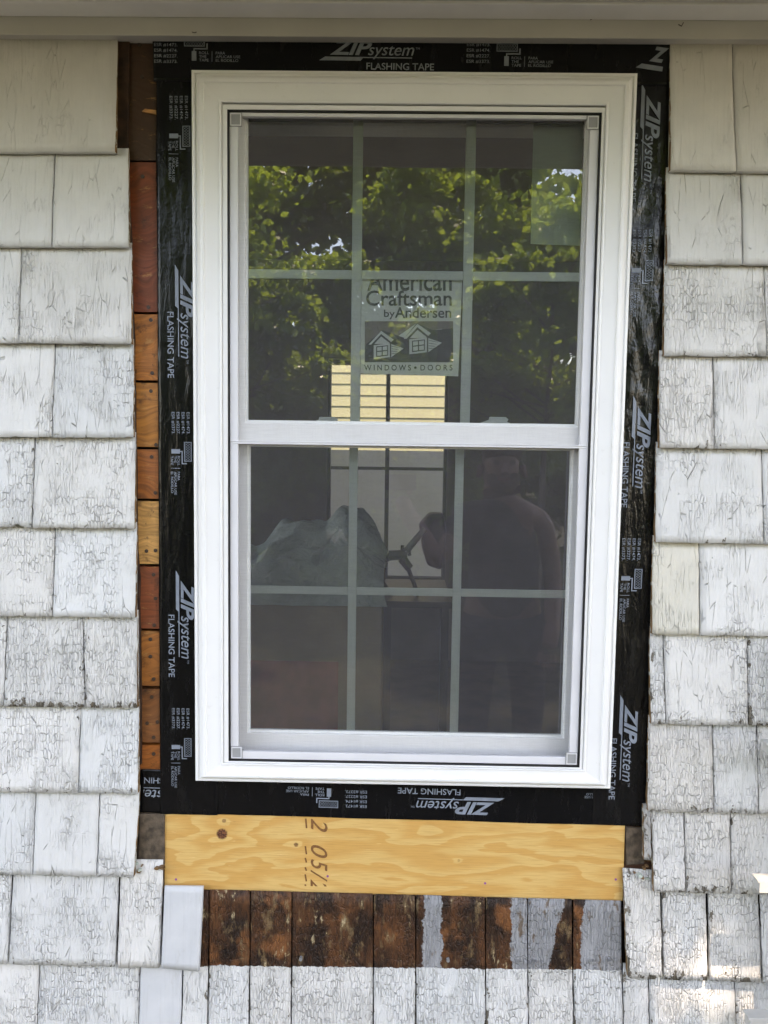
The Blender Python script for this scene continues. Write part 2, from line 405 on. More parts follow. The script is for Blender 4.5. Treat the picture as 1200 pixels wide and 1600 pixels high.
# ---- flat lettering from the built-in font, laid out in a local (u, v) frame
def glyphs(txt, u0, v0, u1, v1, shear=0.0, bold=0.0):
    cu = bpy.data.curves.new('t', 'FONT'); cu.body = txt; cu.size = 1; cu.shear = shear; cu.offset = bold; cu.resolution_u = 4
    o = bpy.data.objects.new('t', cu); C.objects.link(o)
    bpy.context.view_layer.update()
    dg = bpy.context.evaluated_depsgraph_get()
    me = bpy.data.meshes.new_from_object(o.evaluated_get(dg))
    vs = [(v.co.x, v.co.y) for v in me.vertices]; fs = [tuple(p.vertices) for p in me.polygons]
    bpy.data.objects.remove(o); bpy.data.curves.remove(cu); bpy.data.meshes.remove(me)
    xs = [a for a, _ in vs]; ys = [b for _, b in vs]
    x0, x1, y0, y1 = min(xs), max(xs), min(ys), max(ys)
    return [(u0+(a-x0)/(x1-x0)*(u1-u0), v0+(b-y0)/(y1-y0)*(v1-v0)) for a, b in vs], fs
class Print:
    """collects flat shapes in (u, v) and lays them on the wall"""
    def __init__(s): s.v = []; s.f = []; s.clip = None
    def add(s, vs, fs):
        k = len(s.v); s.v += list(vs); s.f += [tuple(i+k for i in f) for f in fs]
    def text(s, *a, **k): s.add(*glyphs(*a, **k))
    def poly(s, pts): s.add(pts, [tuple(range(len(pts)))])
    def line(s, a, b, wd):
        dx, dy = b[0]-a[0], b[1]-a[1]; l = math.hypot(dx, dy); nx, ny = -dy/l*wd/2, dx/l*wd/2
        s.poly([(a[0]-nx, a[1]-ny), (b[0]-nx, b[1]-ny), (b[0]+nx, b[1]+ny), (a[0]+nx, a[1]+ny)])
    def shift(s, du, dv=0):
        q = Print(); q.v = [(a+du, b+dv) for a, b in s.v]; q.f = list(s.f); return q
    def join(s, q): s.add(q.v, q.f)
    def lay(s, name, fn, mat, parent):
        vs = [fn(a, b) for a, b in s.v]
        o = mk(name, vs, s.f, mat, parent)
        return o

# ================================================================== THE SHINGLE WALL
def edge_face_y(frac):  # frac 0 at the butt, 1 at the top of the exposure
    return -0.026 + 0.012*frac
SW = root('shingle_wall', (0, 0, 0), 'wall of cracked white painted wood shingles around the opened window surround', 'wall')
def shingle(q, peel, tint, bare=None, grey=None, raw=(0, 0), label=None, prime=False, name='shingle', top=None, rag=1.0, ysh=0.0, gap=.0012, notch=None, over=.012):
    """q = photo corners: top-left, top-right, bottom-right, bottom-left (px). top = pixels of height that are exposed"""
    yb = -0.030 + ysh
    TL, TR, BR, BL = [at(a, b, yb) for a, b in q]
    L = BL.copy()
    ex = max(.02, ((TL.z-BL.z)+(TR.z-BR.z))/2)
    expo = .172
    nx, nz = 14, 12
    W = ((TR.x-TL.x)+(BR.x-BL.x))/2
    vs = []; fs = []; fm = []
    sd_ = random.random()*100
    for j in range(nz+1):
        fz = j/nz
        for i in range(nx+1):
            fx = i/nx
            gx0, gx1 = gap, -gap
            a = BL.lerp(BR, fx); b = TL.lerp(TR, fx)
            x = a.x + (b.x-a.x)*fz; z = a.z + (b.z-a.z)*fz
            x += gap*(1-2*fx)
            if j == nz: z += over
            if i in (0, nx): x += (mnoise.noise(Vector((sd_, z*38, i)))*.0012 + mnoise.noise(Vector((sd_+9, z*120, i)))*.0008)*rag
            if j == 0:
                z += mnoise.noise(Vector((x*26, sd_, 0)))*.0014*rag
                k = mnoise.noise(Vector((x*75, sd_+4, 0)))
                if k > .28 and not prime: z += (k-.28)*.016*peel*rag
            if notch and j == 0 and notch[0] <= fx <= notch[1]: z += notch[2]
            h = (z-a.z)
            y = yb + .0155*min(1.3, h/expo)
            y += mnoise.noise(Vector((x*9, z*7, sd_)))*.0013*(0 if prime else 1)
            y += mnoise.noise(Vector((x*3, sd_, 0)))*.0012
            vs.append(Vector((x, y, z)))
    n1 = len(vs)
    for v in list(vs):
        vs.append(Vector((v.x, min(yb + .0095 + .002*(v.z-L.z)/expo + .010*min(1.2, (v.z-L.z)/expo)*.0, -0.002), v.z)))
    # back follows the front with a taper from 9.5 mm to 3 mm
    for k in range(n1):
        v = vs[k]; h = min(1.3, max(0, (v.z-L.z)/expo))
        vs[n1+k].y = v.y + .0125 - .0085*h
    idx = lambda i, j: j*(nx+1)+i
    for j in range(nz):
        for i in range(nx):
            fs.append((idx(i, j), idx(i+1, j), idx(i+1, j+1), idx(i, j+1))); fm.append(0)
    for i in range(nx):
        fs.append((idx(i, 0), idx(i, 0)+n1, idx(i+1, 0)+n1, idx(i+1, 0))); fm.append(0)
        fs.append((idx(i, nz), idx(i+1, nz), idx(i+1, nz)+n1, idx(i, nz)+n1)); fm.append(0)
    for j in range(nz):
        fs.append((idx(0, j), idx(0, j+1), idx(0, j+1)+n1, idx(0, j)+n1)); fm.append(1 if raw[0] else 0)
        fs.append((idx(nx, j), idx(nx, j)+n1, idx(nx, j+1)+n1, idx(nx, j+1))); fm.append(1 if raw[1] else 0)
    fs.append((idx(0, 0)+n1, idx(0, nz)+n1, idx(nx, nz)+n1, idx(nx, 0)+n1)); fm.append(0)
    o = mk(name, vs, fs, [MPRIME if prime else MS, ME], SW, origin=L, fm=fm)
    o.data.polygons.foreach_set('use_smooth', [k < nx*nz for k in range(len(fs))])
    o.color = tuple(tint)+(1,)
    o['peel'] = float(peel); o['width'] = float(W)
    o['bare'] = float(bare if bare is not None else 9.0)
    g = grey or (-9.0, -8.0, 0.0)
    o['grey_from'], o['grey_to'], o['grey_slant'] = [float(a) for a in g]
    if label: o['label'] = label
    return o
def tint(k=0.0):
    b = .66 + random.uniform(-.03, .03); wm = random.uniform(-.012, .012) + k
    return (b+wm, b, b-wm-.012)

def xl(y):   # right-hand edge of the shingles left of the window
    return float(np.interp(y, [60, 237, 237.5, 385, 536, 683, 824, 963, 1105, 1239, 1300, 1370], [180, 181, 197, 202, 206, 209, 211, 212, 214.5, 216, 214, 209]))
def xr(y):   # left-hand edge of the shingles right of the window
    return float(np.interp(y, [60, 266, 267, 412, 555, 556, 699, 847, 991, 1131, 1268, 1269, 1400], [1052, 1047, 1044, 1041, 1037, 1033, 1029, 1023, 1018, 1016, 1011, 1007, 1006]))
LT = [  # y at the far left, y at the window side of each butt line; joints as (top px, bottom px); peel
    (57, 57, 237, 237, [], .16), (237, 237, 385, 385, [(80, 80)], .28), (386, 386, 535, 537, [(28, 29)], .5),
    (536, 538, 683, 684, [(81, 81)], .7), (684, 685, 824, 826, [(49, 50)], .72), (825, 827, 963, 965, [(81, 82)], .62),
    (965, 966, 1104, 1106, [(6, 5), (124, 133)], 1.0), (1105, 1107, 1237, 1241, [(122, 122)], .74), (1238, 1242, 1366, 1371, [(51, 51), (152, 151)], .66)]
for k, (ta, tb, ba, bb, js, pl) in enumerate(LT):
    XL = -110
    edges = [(XL, XL)] + js + [(xl((ta+tb)/2), xl((ba+bb)/2))]
    if edges[1][0] > 30 and k % 2: edges.insert(1, (-38, -38))
    for i in range(len(edges)-1):
        (a0, a1), (b0, b1) = edges[i], edges[i+1]
        last = i == len(edges)-2
        if last: b0, b1 = xl(ta+3), xl(bb-3)
        f = lambda x, p, q_: p + (q_-p)*max(0, x)/210
        t_ = .012 if k < 2 else 0
        shingle([(a0, f(a0, ta, tb)), (b0, f(b0, ta, tb)), (b1, f(b1, ba, bb)), (a1, f(a1, ba, bb))], pl*random.uniform(.62, 1.12), tint(t_), raw=(0, 1 if last else 0))
RTT = [(64, 66, 266, 268, [(1151, 1151)], .24), (267, 269, 411, 413, [(1163, 1161)], .5), (412, 414, 555, 557, [(1199, 1199)], .6),
    (556, 558, 699, 702, [(1119, 1116)], .7), (700, 703, 847, 850, [(1196, 1194)], .78), (848, 851, 991, 994, [(1097, 1094)], .72),
    (992, 995, 1131, 1134, [(1040, 1041), (1173, 1170)], 1.0), (1132, 1135, 1268, 1272, [(1118, 1116), (1188, 1186)], .9), (1270, 1273, 1394, 1397, [(1073, 1072), (1146, 1143)], .85)]
for k, (ta, tb, ba, bb, js, pl) in enumerate(RTT):
    edges = [(xr(ta+4), xr(ba-4))] + js + [(1300, 1300)]
    if k == 8:
        edges[0] = (1020, 1021)
        shingle([(1007, 1271), (1019.5, 1271), (1019.5, 1345), (1006, 1344)], 1.0, (.34, .33, .31), raw=(1, 0), rag=1.5)
    for i in range(len(edges)-1):
        (a0, a1), (b0, b1) = edges[i], edges[i+1]
        f = lambda x, p, q_: p + (q_-p)*(x-1010)/190
        t_ = .014
        tt = tint(t_)
        if k == 5 and i == 0: tt = (.63, .60, .515)
        shingle([(a0, f(a0, ta, tb)), (b0, f(b0, ta, tb)), (b1, f(b1, ba, bb)), (a1, f(a1, ba, bb))], pl*random.uniform(.62, 1.12), tt, raw=(1 if i == 0 else 0, 0),
                label='yellowish shingle among the white ones' if k == 5 and i == 0 else None)
# row under the window, left and right ends
for (a0, a1, b0, b1, t0, t1, b_0, b_1, pl) in [(-110, -110, 13, 12, 1366, 1367, 1505, 1506, .6), (14, 13, 182, 180, 1367, 1369, 1506, 1511, .62), (183, 182, 252, 250, 1360, 1361, 1512, 1513.5, .6)]:
    shingle([(a0, t0), (b0, t1), (b1, b_1), (a1, b_0)], pl, tint(), gap=.0016)
shingle([(253, 1391), (316, 1392), (311, 1518), (251, 1513)], 0, (.63, .64, .68), prime=True, label='smooth primed bluish-white patch shingle left of the bare row', ysh=-.004, rag=.3, over=0)
for (a0, a1, b0, b1, t0, t1, b_0, b_1, pl) in [(976, 980, 1037, 1036, 1374, 1378, 1529, 1531, 1.0), (1038, 1037, 1109, 1107, 1396, 1397, 1531, 1533, .95), (1111, 1109, 1191, 1191, 1397, 1398, 1533, 1535, .95), (1192, 1192, 1300, 1300, 1398, 1400, 1535, 1537, .8)]:
    shingle([(a0, t0), (b0, t1), (b1, b_1), (a1, b_0)], pl, tint(.01), raw=(1 if a0 == 976 else 0, 0), gap=.0016)
# the lowest course in view: its middle shingles are bare wood where the course above was taken off
PXM = (CAM.y+.026)/-1250
def lowrow(a, b, pl, top, bare_px=None, grey=None, prime=False, label=None):
    f = lambda x: 1660 + .012*(x-600)
    L = at(a, f(a), -.026)
    bz = None
    if bare_px is not None: bz = at((a+b)/2, bare_px, -.026+.010).z - L.z
    sl_ = .0272 if top == 1398 else .012
    if top == 1398: top = 1397+.0272*(a-257)
    return shingle([(a, top), (b, top+sl_*(b-a)), (b, f(b)), (a, f(a))], pl, tint(), bare=bz, grey=grey, prime=prime, label=label, raw=(0, 0), gap=.0013, over=0 if sl_ > .02 else .012)
for a, b, pl in [(-110, -40, .6), (-40, 56, .6), (56, 215, .75)]: lowrow(a, b, pl, 1504)
lowrow(215, 282, 0, 1513, prime=True, label='smooth primed bluish-white shingle in the lowest course')
lowrow(282, 323, .85, 1408, 1514)
low = [(323, 388, None), (388, 454, None), (454, 583, None), (583, 650, None), (650, 760, (.010, .047, .0)), (760, 827, (.048, .10, .05)), (827, 898, (-.05, .034, -.20)), (898, 976, (.006, .20, -.05))]
lb = ['shingle with dark brown bare upper part, paint only below', None, 'widest bare brown shingle with an orange stain', None, 'bare brown shingle with a grey painted stripe', None, 'half grey, half dark brown bare shingle', 'bare shingle almost wholly coated in grey']
for (a, b, g), l in zip(low, lb): lowrow(a, b, .95, 1398, 1513+.012*(a-320), g, label=l)
for a, b in [(976, 1017), (1017, 1153), (1153, 1300)]: lowrow(a, b, .85, 1524 if a < 1000 else 1526)
for nx_, ny_ in ((813, 1503), (928, 1503), (954, 1502), (838, 1504), (700, 1500), (470, 1498)):
    tgt = [o for o in SW.children if o.name.startswith('shingle') and o.get('bare', 9) < 9]
    c0 = at(nx_, ny_, -.018); best = min(tgt, key=lambda o: abs(o.location.x + o['width']/2 - c0.x))
    m_ = MB(); m_.cyl((c0.x, -.0215, c0.z), (0, 1, 0), .0032, .008, 10); m_.build('nail', MNAIL2, best)
# two more courses below the frame
for r_ in range(2):
    y0 = 1660+150*r_
    xs = [-110] + sorted(random.sample(range(-60, 1260, 22), 15)) + [1300]
    for a, b in zip(xs[:-1], xs[1:]):
        f = lambda x: .012*(x-600)
        shingle([(a, y0+f(a)-8), (b, y0+f(b)-8), (b, y0+150+f(b)), (a, y0+150+f(a))], .8, tint())

# ================================================================== SHEATHING behind the shingles
zt = 2.75
HW = rect(345, 160, 945, 1200, 0.02)
SH = root('sheathing_wall', (0, .02, 0), 'old brown board sheathing bared left of and below the window', 'wall')
mb = MB()
mb.box((-3.2, .019, 0), (HW[0], .13, zt)); mb.box((HW[2], .019, 0), (3.2, .13, zt))
mb.box((HW[0], .019, 0), (HW[2], .13, HW[1])); mb.box((HW[0], .019, HW[3]), (HW[2], .13, zt))
mb.build('wall_core', MFELT, SH)
ORG = (.27, .085, .022)
boards = [(50, 252, (.06, .028, .014)), (253, 489, (.21, .045, .014)), (490, 596, (.46, .155, .030)), (597, 700, (.46, .175, .036)), (701, 781, (.36, .11, .025)),
          (782, 883, (.62, .32, .10)), (884, 984, (.26, .068, .026)), (985, 1074, (.40, .14, .032)), (1075, 1162, (.25, .092, .03)), (1163, 1240, (.40, .12, .025)), (1241, 1300, (.12, .085, .05)), (1301, 1390, (.11, .08, .05))]
nails = {490: [(236, 500), (238, 583)], 597: [(236, 611), (244, 695)], 701: [(237, 714), (243, 770)], 782: [(229, 861), (243, 860)], 884: [(240, 898), (243, 935), (241, 977)],
         985: [(235, 999), (235, 1026), (240, 1061)], 1075: [(237, 1089), (230, 1130), (246, 1128), (240, 1152)], 1163: [(240, 1178)], 253: [(223, 236+40), (232, 480)], 50: [(222, 120), (218, 70)]}
for k, (a, b, c_) in enumerate(boards):
    p0 = at(170, a, 0); p1 = at(330, b, 0)
    dy = random.uniform(-.0012, .0012)
    vs = []; fs = []; nx, nz = 16, 5
    for j in range(nz+1):
        for i in range(nx+1):
            x = p0.x + (p1.x-p0.x)*i/nx; z = p1.z+.0006 + (p0.z-p1.z-.0012)*j/nz
            if j in (0, nz): z += mnoise.noise(Vector((x*25, k, j)))*.0006
            vs.append(Vector((x, dy + mnoise.noise(Vector((x*15, k*3, z*15)))*.0008 - .0005*math.sin(math.pi*j/nz), z)))
    n1 = len(vs); vs += [Vector((v.x, .0185, v.z)) for v in vs]
    ix = lambda i, j: j*(nx+1)+i
    for j in range(nz):
        for i in range(nx): fs.append((ix(i, j), ix(i+1, j), ix(i+1, j+1), ix(i, j+1)))
    for i in range(nx):
        fs.append((ix(i, 0), ix(i, 0)+n1, ix(i+1, 0)+n1, ix(i+1, 0))); fs.append((ix(i, nz), ix(i+1, nz), ix(i+1, nz)+n1, ix(i, nz)+n1))
    for j in range(nz):
        fs.append((ix(0, j), ix(0, j+1), ix(0, j+1)+n1, ix(0, j)+n1)); fs.append((ix(nx, j), ix(nx, j)+n1, ix(nx, j+1)+n1, ix(nx, j+1)))
    o = mk('board', vs, fs, MP, SH); o.color = tuple(c_)+(1,)
    for nx_, ny_ in nails.get(a, []):
        c0 = at(nx_, ny_, -.001); m_ = MB(); m_.cyl((c0.x, -.0022, c0.z), (0, 1, 0), .0036, .006, 12); m_.build('nail', MNAIL, o)
# splinter, building paper strip in the top left corner, lath by the shingle edge, small pieces by the sill board
m_ = MB(); a = at(222, 173, -.004); b = at(245, 176, -.003); m_.prism([(a.x, a.z-.002), (b.x, b.z-.004), (b.x, b.z+.003), (a.x+.006, a.z+.003)], -.006, .0)
o = m_.build('splinter', MP, SH); o.color = (.55, .26, .09, 1)
m_ = MB(); q = [at(x, y, -.005) for x, y in ((178, 239), (200, 236), (203, 50), (178, 50))]; m_.prism([(v.x, v.z) for v in q], -.0075, -.0012); m_.build('felt_strip', MDARKW, SH, bevel=.0008)
vs = []; pts = []
for k in range(24):
    y_ = 240+k*41.5; pts.append((at(xl(y_)-2, y_, -.008), at(xl(y_)+(3.2 if k < 16 else 6)+random.uniform(-1.1, 1.1), y_, -.008)))
m_ = MB(); ol = [(a.x, a.z) for a, b in pts][::1]; orr = [(b.x, b.z) for a, b in pts]
outline = [(x, z) for x, z in ol] + [(x, z) for x, z in orr[::-1]]
m_.prism(outline, -.0085, -.0015); m_.build('torn_paper_edge', MDARKW, SH)
rb = [(at(960, 1280, 0), at(1030, 1400, 0), (.07, .032, .018)), (at(300, 1412, 0), at(1000, 1440, 0), (.07, .04, .02))]
for a, b, c_ in rb:
    m_ = MB(); m_.box((a.x, -.001, b.z), (b.x, .0185, a.z)); o = m_.build('board', MP, SH, bevel=.001); o.color = tuple(c_)+(1,)
# broken shingle stubs either side of the new sill board
for q, nm in (([(218, 1272), (257, 1272), (257, 1352), (216, 1358)], 'weathered_stub'), ([(978, 1293), (1005, 1295), (1007, 1350), (979, 1352)], 'weathered_stub')):
    P_ = [at(x, y, -.008) for x, y in q]; m_ = MB()
    m_.prism([(P_[3].x, P_[3].z), (P_[2].x, P_[2].z), (P_[1].x, P_[1].z), (P_[0].x, P_[0].z)], -.0085, -.0012)
    m_.build(nm, simple('stub_wood', (.085, .062, .042), .8, .5, 60, .002, 90), SH, bevel=.001)
random.seed(21)
for k in range(13):   # debris chips lodged on the shingle tops
    L_ = k < 7
    px = random.uniform(212, 256) if L_ else random.uniform(980, 1018); py = (random.uniform(1348, 1362) if L_ else random.uniform(1352, 1378))
    c0 = at(px, py, -.014); m_ = MB(); r_ = random.uniform(.002, .006)
    an = random.uniform(0, 6.28); pp = [(c0.x+r_*random.uniform(.5, 1.3)*math.cos(an+i*1.26), c0.z+r_*random.uniform(.3, .8)*math.sin(an+i*1.26)) for i in range(5)]
    m_.prism(pp, -.016-random.uniform(0, .006), -.012); o = m_.build('wood_chip', MP if k % 4 else MSTK2, SH); o.color = (.22, .13, .06, 1)

# ================================================================== FLASHING TAPE
def tape_y(kind, x, z, wr):
    """depth of the tape's surface; shared by the tape and the print on it"""
    b = {'side': -.0072, 'bottom': -.0056, 'top': -.0088}[kind]
    y = b
    y -= wr*(1-min(1, 3*abs(mnoise.noise(Vector((x*24+3, z*7, 1.7))))))*.0034
    y -= wr*(1-min(1, 3*abs(mnoise.noise(Vector((x*33+z*6, z*19-x*9, 4.4))))))*.0022
    y -= wr*max(0, mnoise.noise(Vector((x*70, z*22, 5.1))))*.0022
    y -= abs(mnoise.noise(Vector((x*14, z*3, 8.1))))*.0006
    return y
zb_up = at(600, 1262, -.01).z
def wr_of(kind, z, side):
    if kind == 'side' and side <= 0: return .22
    if kind == 'side' and side > 0:
        py = 1e3*(2.45-z)
        return float(np.interp(z, [1.0, 1.45, 1.6, 1.75, 2.0, 2.15, 2.25], [.12, .2, .55, .9, .95, .4, .1]))
    return .10
def tape(kind, quad, label, side=0, res=.006):
    P_ = [at(a, b, -.006) for a, b in quad]  # TL TR BR BL
    L0 = max((P_[0]-P_[3]).length, (P_[1]-P_[2]).length); W0 = (P_[0]-P_[1]).length
    nz = int(max(4, min(180, L0/res))); nx = int(max(4, min(180, W0/res)))
    vs = []; fs = []
    for j in range(nz+1):
        for i in range(nx+1):
            a = P_[3].lerp(P_[2], i/nx); b = P_[0].lerp(P_[1], i/nx); v = a.lerp(b, j/nz)
            if (i in (0, nx)) and L0 > W0: v.x += mnoise.noise(Vector((side*5+i, v.z*6, 0)))*.0012
            if (j in (0, nz)) and W0 > L0: v.z += mnoise.noise(Vector((v.x*6, j, 0)))*.0010
            v.y = tape_y(kind, v.x, v.z, wr_of(kind, v.z, side)); vs.append(v)
    n1 = len(vs); vs += [v + Vector((0, .0009, 0)) for v in vs]
    ix = lambda i, j: j*(nx+1)+i
    for j in range(nz):
        for i in range(nx):
            fs.append((ix(i, j), ix(i+1, j), ix(i+1, j+1), ix(i, j+1)))
    for i in range(nx): fs.append((ix(i, 0), ix(i, 0)+n1, ix(i+1, 0)+n1, ix(i+1, 0))); fs.append((ix(i, nz), ix(i+1, nz), ix(i+1, nz)+n1, ix(i, nz)+n1))
    for j in range(nz): fs.append((ix(0, j), ix(0, j+1), ix(0, j+1)+n1, ix(0, j)+n1)); fs.append((ix(nx, j), ix(nx, j)+n1, ix(nx, j+1)+n1, ix(nx, j+1)))
    o = mk('flashing_tape', vs, fs, MT, smooth=True)
    o['wrinkle'] = .32 if side <= 0 else .5
    tag(o, label, 'flashing tape', 'strips of black flashing tape around the window'); return o
t_bot = tape('bottom', [(219, 1202), (1009, 1212), (1009, 1291), (219, 1269)], 'black flashing tape under the window, its white print upside down')
t_left = tape('side', [(244, 70), (335, 70), (340, 1273), (251, 1271)], 'smooth black flashing tape down the left side of the window', -1)
t_right = tape('side', [(965, 70), (1053, 70), (1009, 1290), (925, 1288)], 'wrinkled black flashing tape down the right side of the window', 1)
t_top = tape('top', [(238, 30), (1054, 36), (1052, 135), (241, 128)], 'black flashing tape in shade above the window under the eave')

SC = .00122
logo = Print()
logo.text('ZIP', 15, 0, 78, 21, shear=.32, bold=.032)
logo.text('system', 72, -5.5, 141, 14, shear=.28, bold=.004)
logo.poly([(-1, -8), (61, -8), (66, -2.6), (8, -2.6)]); logo.line((60, -3.2), (138, -3.2), 1.5)
logo.text('FLASHING TAPE', 70, -20.5, 171, -10.5, bold=.012)
logo.text('TM', 143, 9, 149, 12)
esr = Print()
for k, n_ in enumerate(('1473', '1474', '2227', '3373')): esr.text('ESR #%s.' % n_, 0, 9-k*8, 35, 14.2-k*8, bold=.004)
rol = Print()
for a, b in (((0, 6), (30, 6)), ((0, 17), (30, 17)), ((0, 5.4), (0, 17.6)), ((30, 5.4), (30, 17.6))): rol.line(a, b, 1.1)
for i in range(7):
    x_ = 1.5+i*4
    rol.line((x_, 6.6), (x_+3.6, 11.4), .45); rol.line((x_, 11.4), (x_+3.6, 6.6), .45); rol.line((x_, 11.6), (x_+3.6, 16.4), .45); rol.line((x_, 16.4), (x_+3.6, 11.6), .45)
rol.line((34, 10), (34, 1.6), 1.8); rol.line((34.9, 2.2), (14, 2.2), 1.8); rol.line((14.5, 3), (14.5, -2), 1.8)
rol.poly([(11, -15), (18, -15), (18, -1), (11, -1)])
for k, (a, b) in enumerate((('ROLL', 'PARA'), ('THE', 'APLICAR USE'), ('TAPE', 'EL RODILLO'))):
    rol.text(a, 22, -5.4-k*5.3, 22+(15, 11, 14.5)[k], -1.4-k*5.3, bold=.006); rol.text(b, 47, -5.4-k*5.3, 47+(14, 37, 34)[k], -1.4-k*5.3, bold=.006)
rol.line((41.5, -16), (41.5, -1), .8)
def clipr(pr, lo, hi, vlo=-99, vhi=99):
    q = Print()
    for f in pr.f:
        pts = [pr.v[i] for i in f]
        for ax, lim, sg in ((0, lo, 1), (0, hi, -1), (1, vlo, 1), (1, vhi, -1)):
            out = []
            for i in range(len(pts)):
                a, b = pts[i], pts[(i+1) % len(pts)]
                ia, ib = (a[ax]-lim)*sg >= 0, (b[ax]-lim)*sg >= 0
                if ia: out.append(a)
                if ia != ib:
                    t_ = (lim-a[ax])/(b[ax]-a[ax]); out.append((a[0]+(b[0]-a[0])*t_, a[1]+(b[1]-a[1])*t_))
            pts = out
            if len(pts) < 3: break
        if len(pts) >= 3: q.poly(pts)
    return q
def lay_print(pr, name, px, py, ang, tape_obj, kind, side=0, sc=1.0, slant=0.0):
    """ang: 0 upright, 90 reading downwards, 180 upside down; (px, py) = where (u, v) = (0, 0) lies"""
    o_ = at(px, py, -.006)
    ca, sa = math.cos(R(-ang)+slant), math.sin(R(-ang)+slant)
    def fn(u, v):
        u *= SC*sc; v *= SC*sc
        x = o_.x + u*ca - v*sa; z = o_.z + u*sa + v*ca
        return Vector((x, tape_y(kind, x, z, wr_of(kind, z, side)) - (.0013 if side > 0 else .0009), z))
    pr.lay(name, fn, MINK, tape_obj)
# left strip (reads downwards)
for y0, bx in ((415, 282), (892, 283)): lay_print(logo, 'logo_print', bx, y0, 90, t_left, 'side')
for y0, bx in ((151, 280), (644, 283), (1106, 283)):
    lay_print(esr, 'code_print', bx, y0, 90, t_left, 'side', sc=.98); lay_print(rol, 'roller_print', bx, y0+47, 90, t_left, 'side', sc=.98)
# right strip, leaning with the tape
for y0, bx in ((133, 1010.5), (620, 996.5), (1086, 976.5)): lay_print(logo, 'logo_print', bx, y0, 90, t_right, 'side', 1)
for y0, bx in ((360, 1003), (841, 986.5)):
    lay_print(esr, 'code_print', bx, y0, 90, t_right, 'side', 1); lay_print(rol, 'roller_print', bx-1, y0+48, 90, t_right, 'side', 1)
# bottom strip (upside down)
lay_print(logo, 'logo_print', 787, 1254.5, 180, t_bot, 'bottom', slant=-.012)
lay_print(esr, 'code_print', 573, 1249, 180, t_bot, 'bottom', slant=-.012); lay_print(rol, 'roller_print', 528, 1246, 180, t_bot, 'bottom', slant=-.012)
lay_print(clipr(rol, 51, 99), 'roller_print', 988, 1255, 180, t_bot, 'bottom', slant=-.012, sc=.92)
lay_print(clipr(logo, 96, 124), 'logo_print', 344, 1237, 180, t_bot, 'bottom', slant=-.012)
p_ = Print(); p_.poly([(0, 0), (20, 0), (13, 6), (0, 6)]); p_.poly([(0, 8), (9, 8), (0, 15)])
def flip(pr): q = Print(); q.v = [(a, -b) for a, b in pr.v]; q.f = [f[::-1] for f in pr.f]; return q
lay_print(flip(p_), 'logo_print', 313, 1230, 0, t_bot, 'bottom')
# top strip (upright)
lay_print(logo, 'logo_print', 500, 87, 0, t_top, 'top', slant=-.006)
for x0 in (242, 729): lay_print(esr, 'code_print', x0, 84, 0, t_top, 'top', slant=-.006); lay_print(rol, 'roller_print', x0+47, 80 if x0 < 500 else 88, 0, t_top, 'top', slant=-.006)
q = Print(); q.text('Z', 0, 0, 26, 22, shear=.3, bold=.05); q.poly([(-18, -12), (22, -12), (22, -5), (-10, -5)])
lay_print(q, 'logo_print', 1013, 97, 8, t_top, 'top')

# ================================================================== PLYWOOD STRIP
q = [at(a, b, -.0042) for a, b in ((257, 1266), (977, 1284), (973, 1408), (257, 1388.5))]
nx = 24; mb = MB(); top = [q[3].lerp(q[2], i/nx) for i in range(nx+1)]
top = [(v.x, v.z + mnoise.noise(Vector((v.x*7, 0, 0)))*.0012) for v in top]
mb.prism(top + [(q[1].x, q[1].z), (q[0].x, q[0].z)], -.0042, .0180)
c0 = at(257, 1328, -.0042)
ply = mb.build('plywood_strip', MPLY, origin=(at(347, 1303, -.0042).x, 0, at(347, 1303, -.0042).z), bevel=.0006)
tag(ply, 'new yellow plywood strip with knot and stamped digits below the window', 'plywood strip')
def fnp(u, v):
    o_ = at(486, 1281, -.0042); return Vector((o_.x+v*SC, -.0046, o_.z-u*SC))
for ch, a, b in (('2', -4, 20), ('0', 42, 64), ('5', 66, 86), ('/', 84, 104), ('2', 100, 121)):
    st = Print(); st.text(ch, a, 0, b, 27, shear=.35, bold=.004); clipr(st, -2, 112).lay('stamped_digit', fnp, MSTAMP, ply)
for a, b in ((-6, 14), (44, 58), (64, 72), (80, 86), (92, 104), (109, 116)):
    st = Print(); st.line((a, -9), (b, -7), 2.6); clipr(st, -2, 112).lay('stamped_dash', fnp, MSTAMP, ply)
for a, b in ((275, 1374), (512, 1369), (758, 1380), (962, 1374)):
    c0 = at(a, b, -.0042); m_ = MB(); m_.cyl((c0.x, -.0048, c0.z), (0, 1, 0), .0024, .001, 10); m_.build('screw_mark', MPURP, ply)

# ================================================================== THE WINDOW
Z0 = .92
WN = root('replacement_window', (0, -.01, Z0), 'white double-hung window with six-pane grilles and insect screen', 'window')
OUT = (-.4, Z0, .4, Z0+1.32)
OP = (at(355.5, 400, -.040).x, at(600, 1193.5, -.040).z, at(921, 600, -.040).x, at(600, 172, -.040).z)
OP = (at(356, 800, -.040).x, at(600, 1194, -.040).z, at(919.5, 800, -.040).x, at(600, 172.5, -.040).z)
prof = [(0, -.0092), (0, -.034), (.02, -.0365), (.10, -.0375), (.12, -.0350), (.16, -.0350), (.19, -.0395), (.30, -.0445), (.36, -.0452), (.42, -.0452), (.44, -.0425), (.50, -.0418), (.90, -.0400), (.92, -.0425), (.97, -.0430), (1, -.0415), (1, -.012)]
ws = {'l': .0555, 'r': .0555, 't': .0585, 'b': .0385}
mb = MB(); rows = []
for t_, y in prof:
    x0, x1, z0, z1 = OUT[0]+ws['l']*t_, OUT[2]-ws['r']*t_, OUT[1]+ws['b']*t_, OUT[3]-ws['t']*t_
    rows.append([(x0, y, z0), (x1, y, z0), (x1, y, z1), (x0, y, z1)])
vs = [v for r_ in rows for v in r_]; fs = []
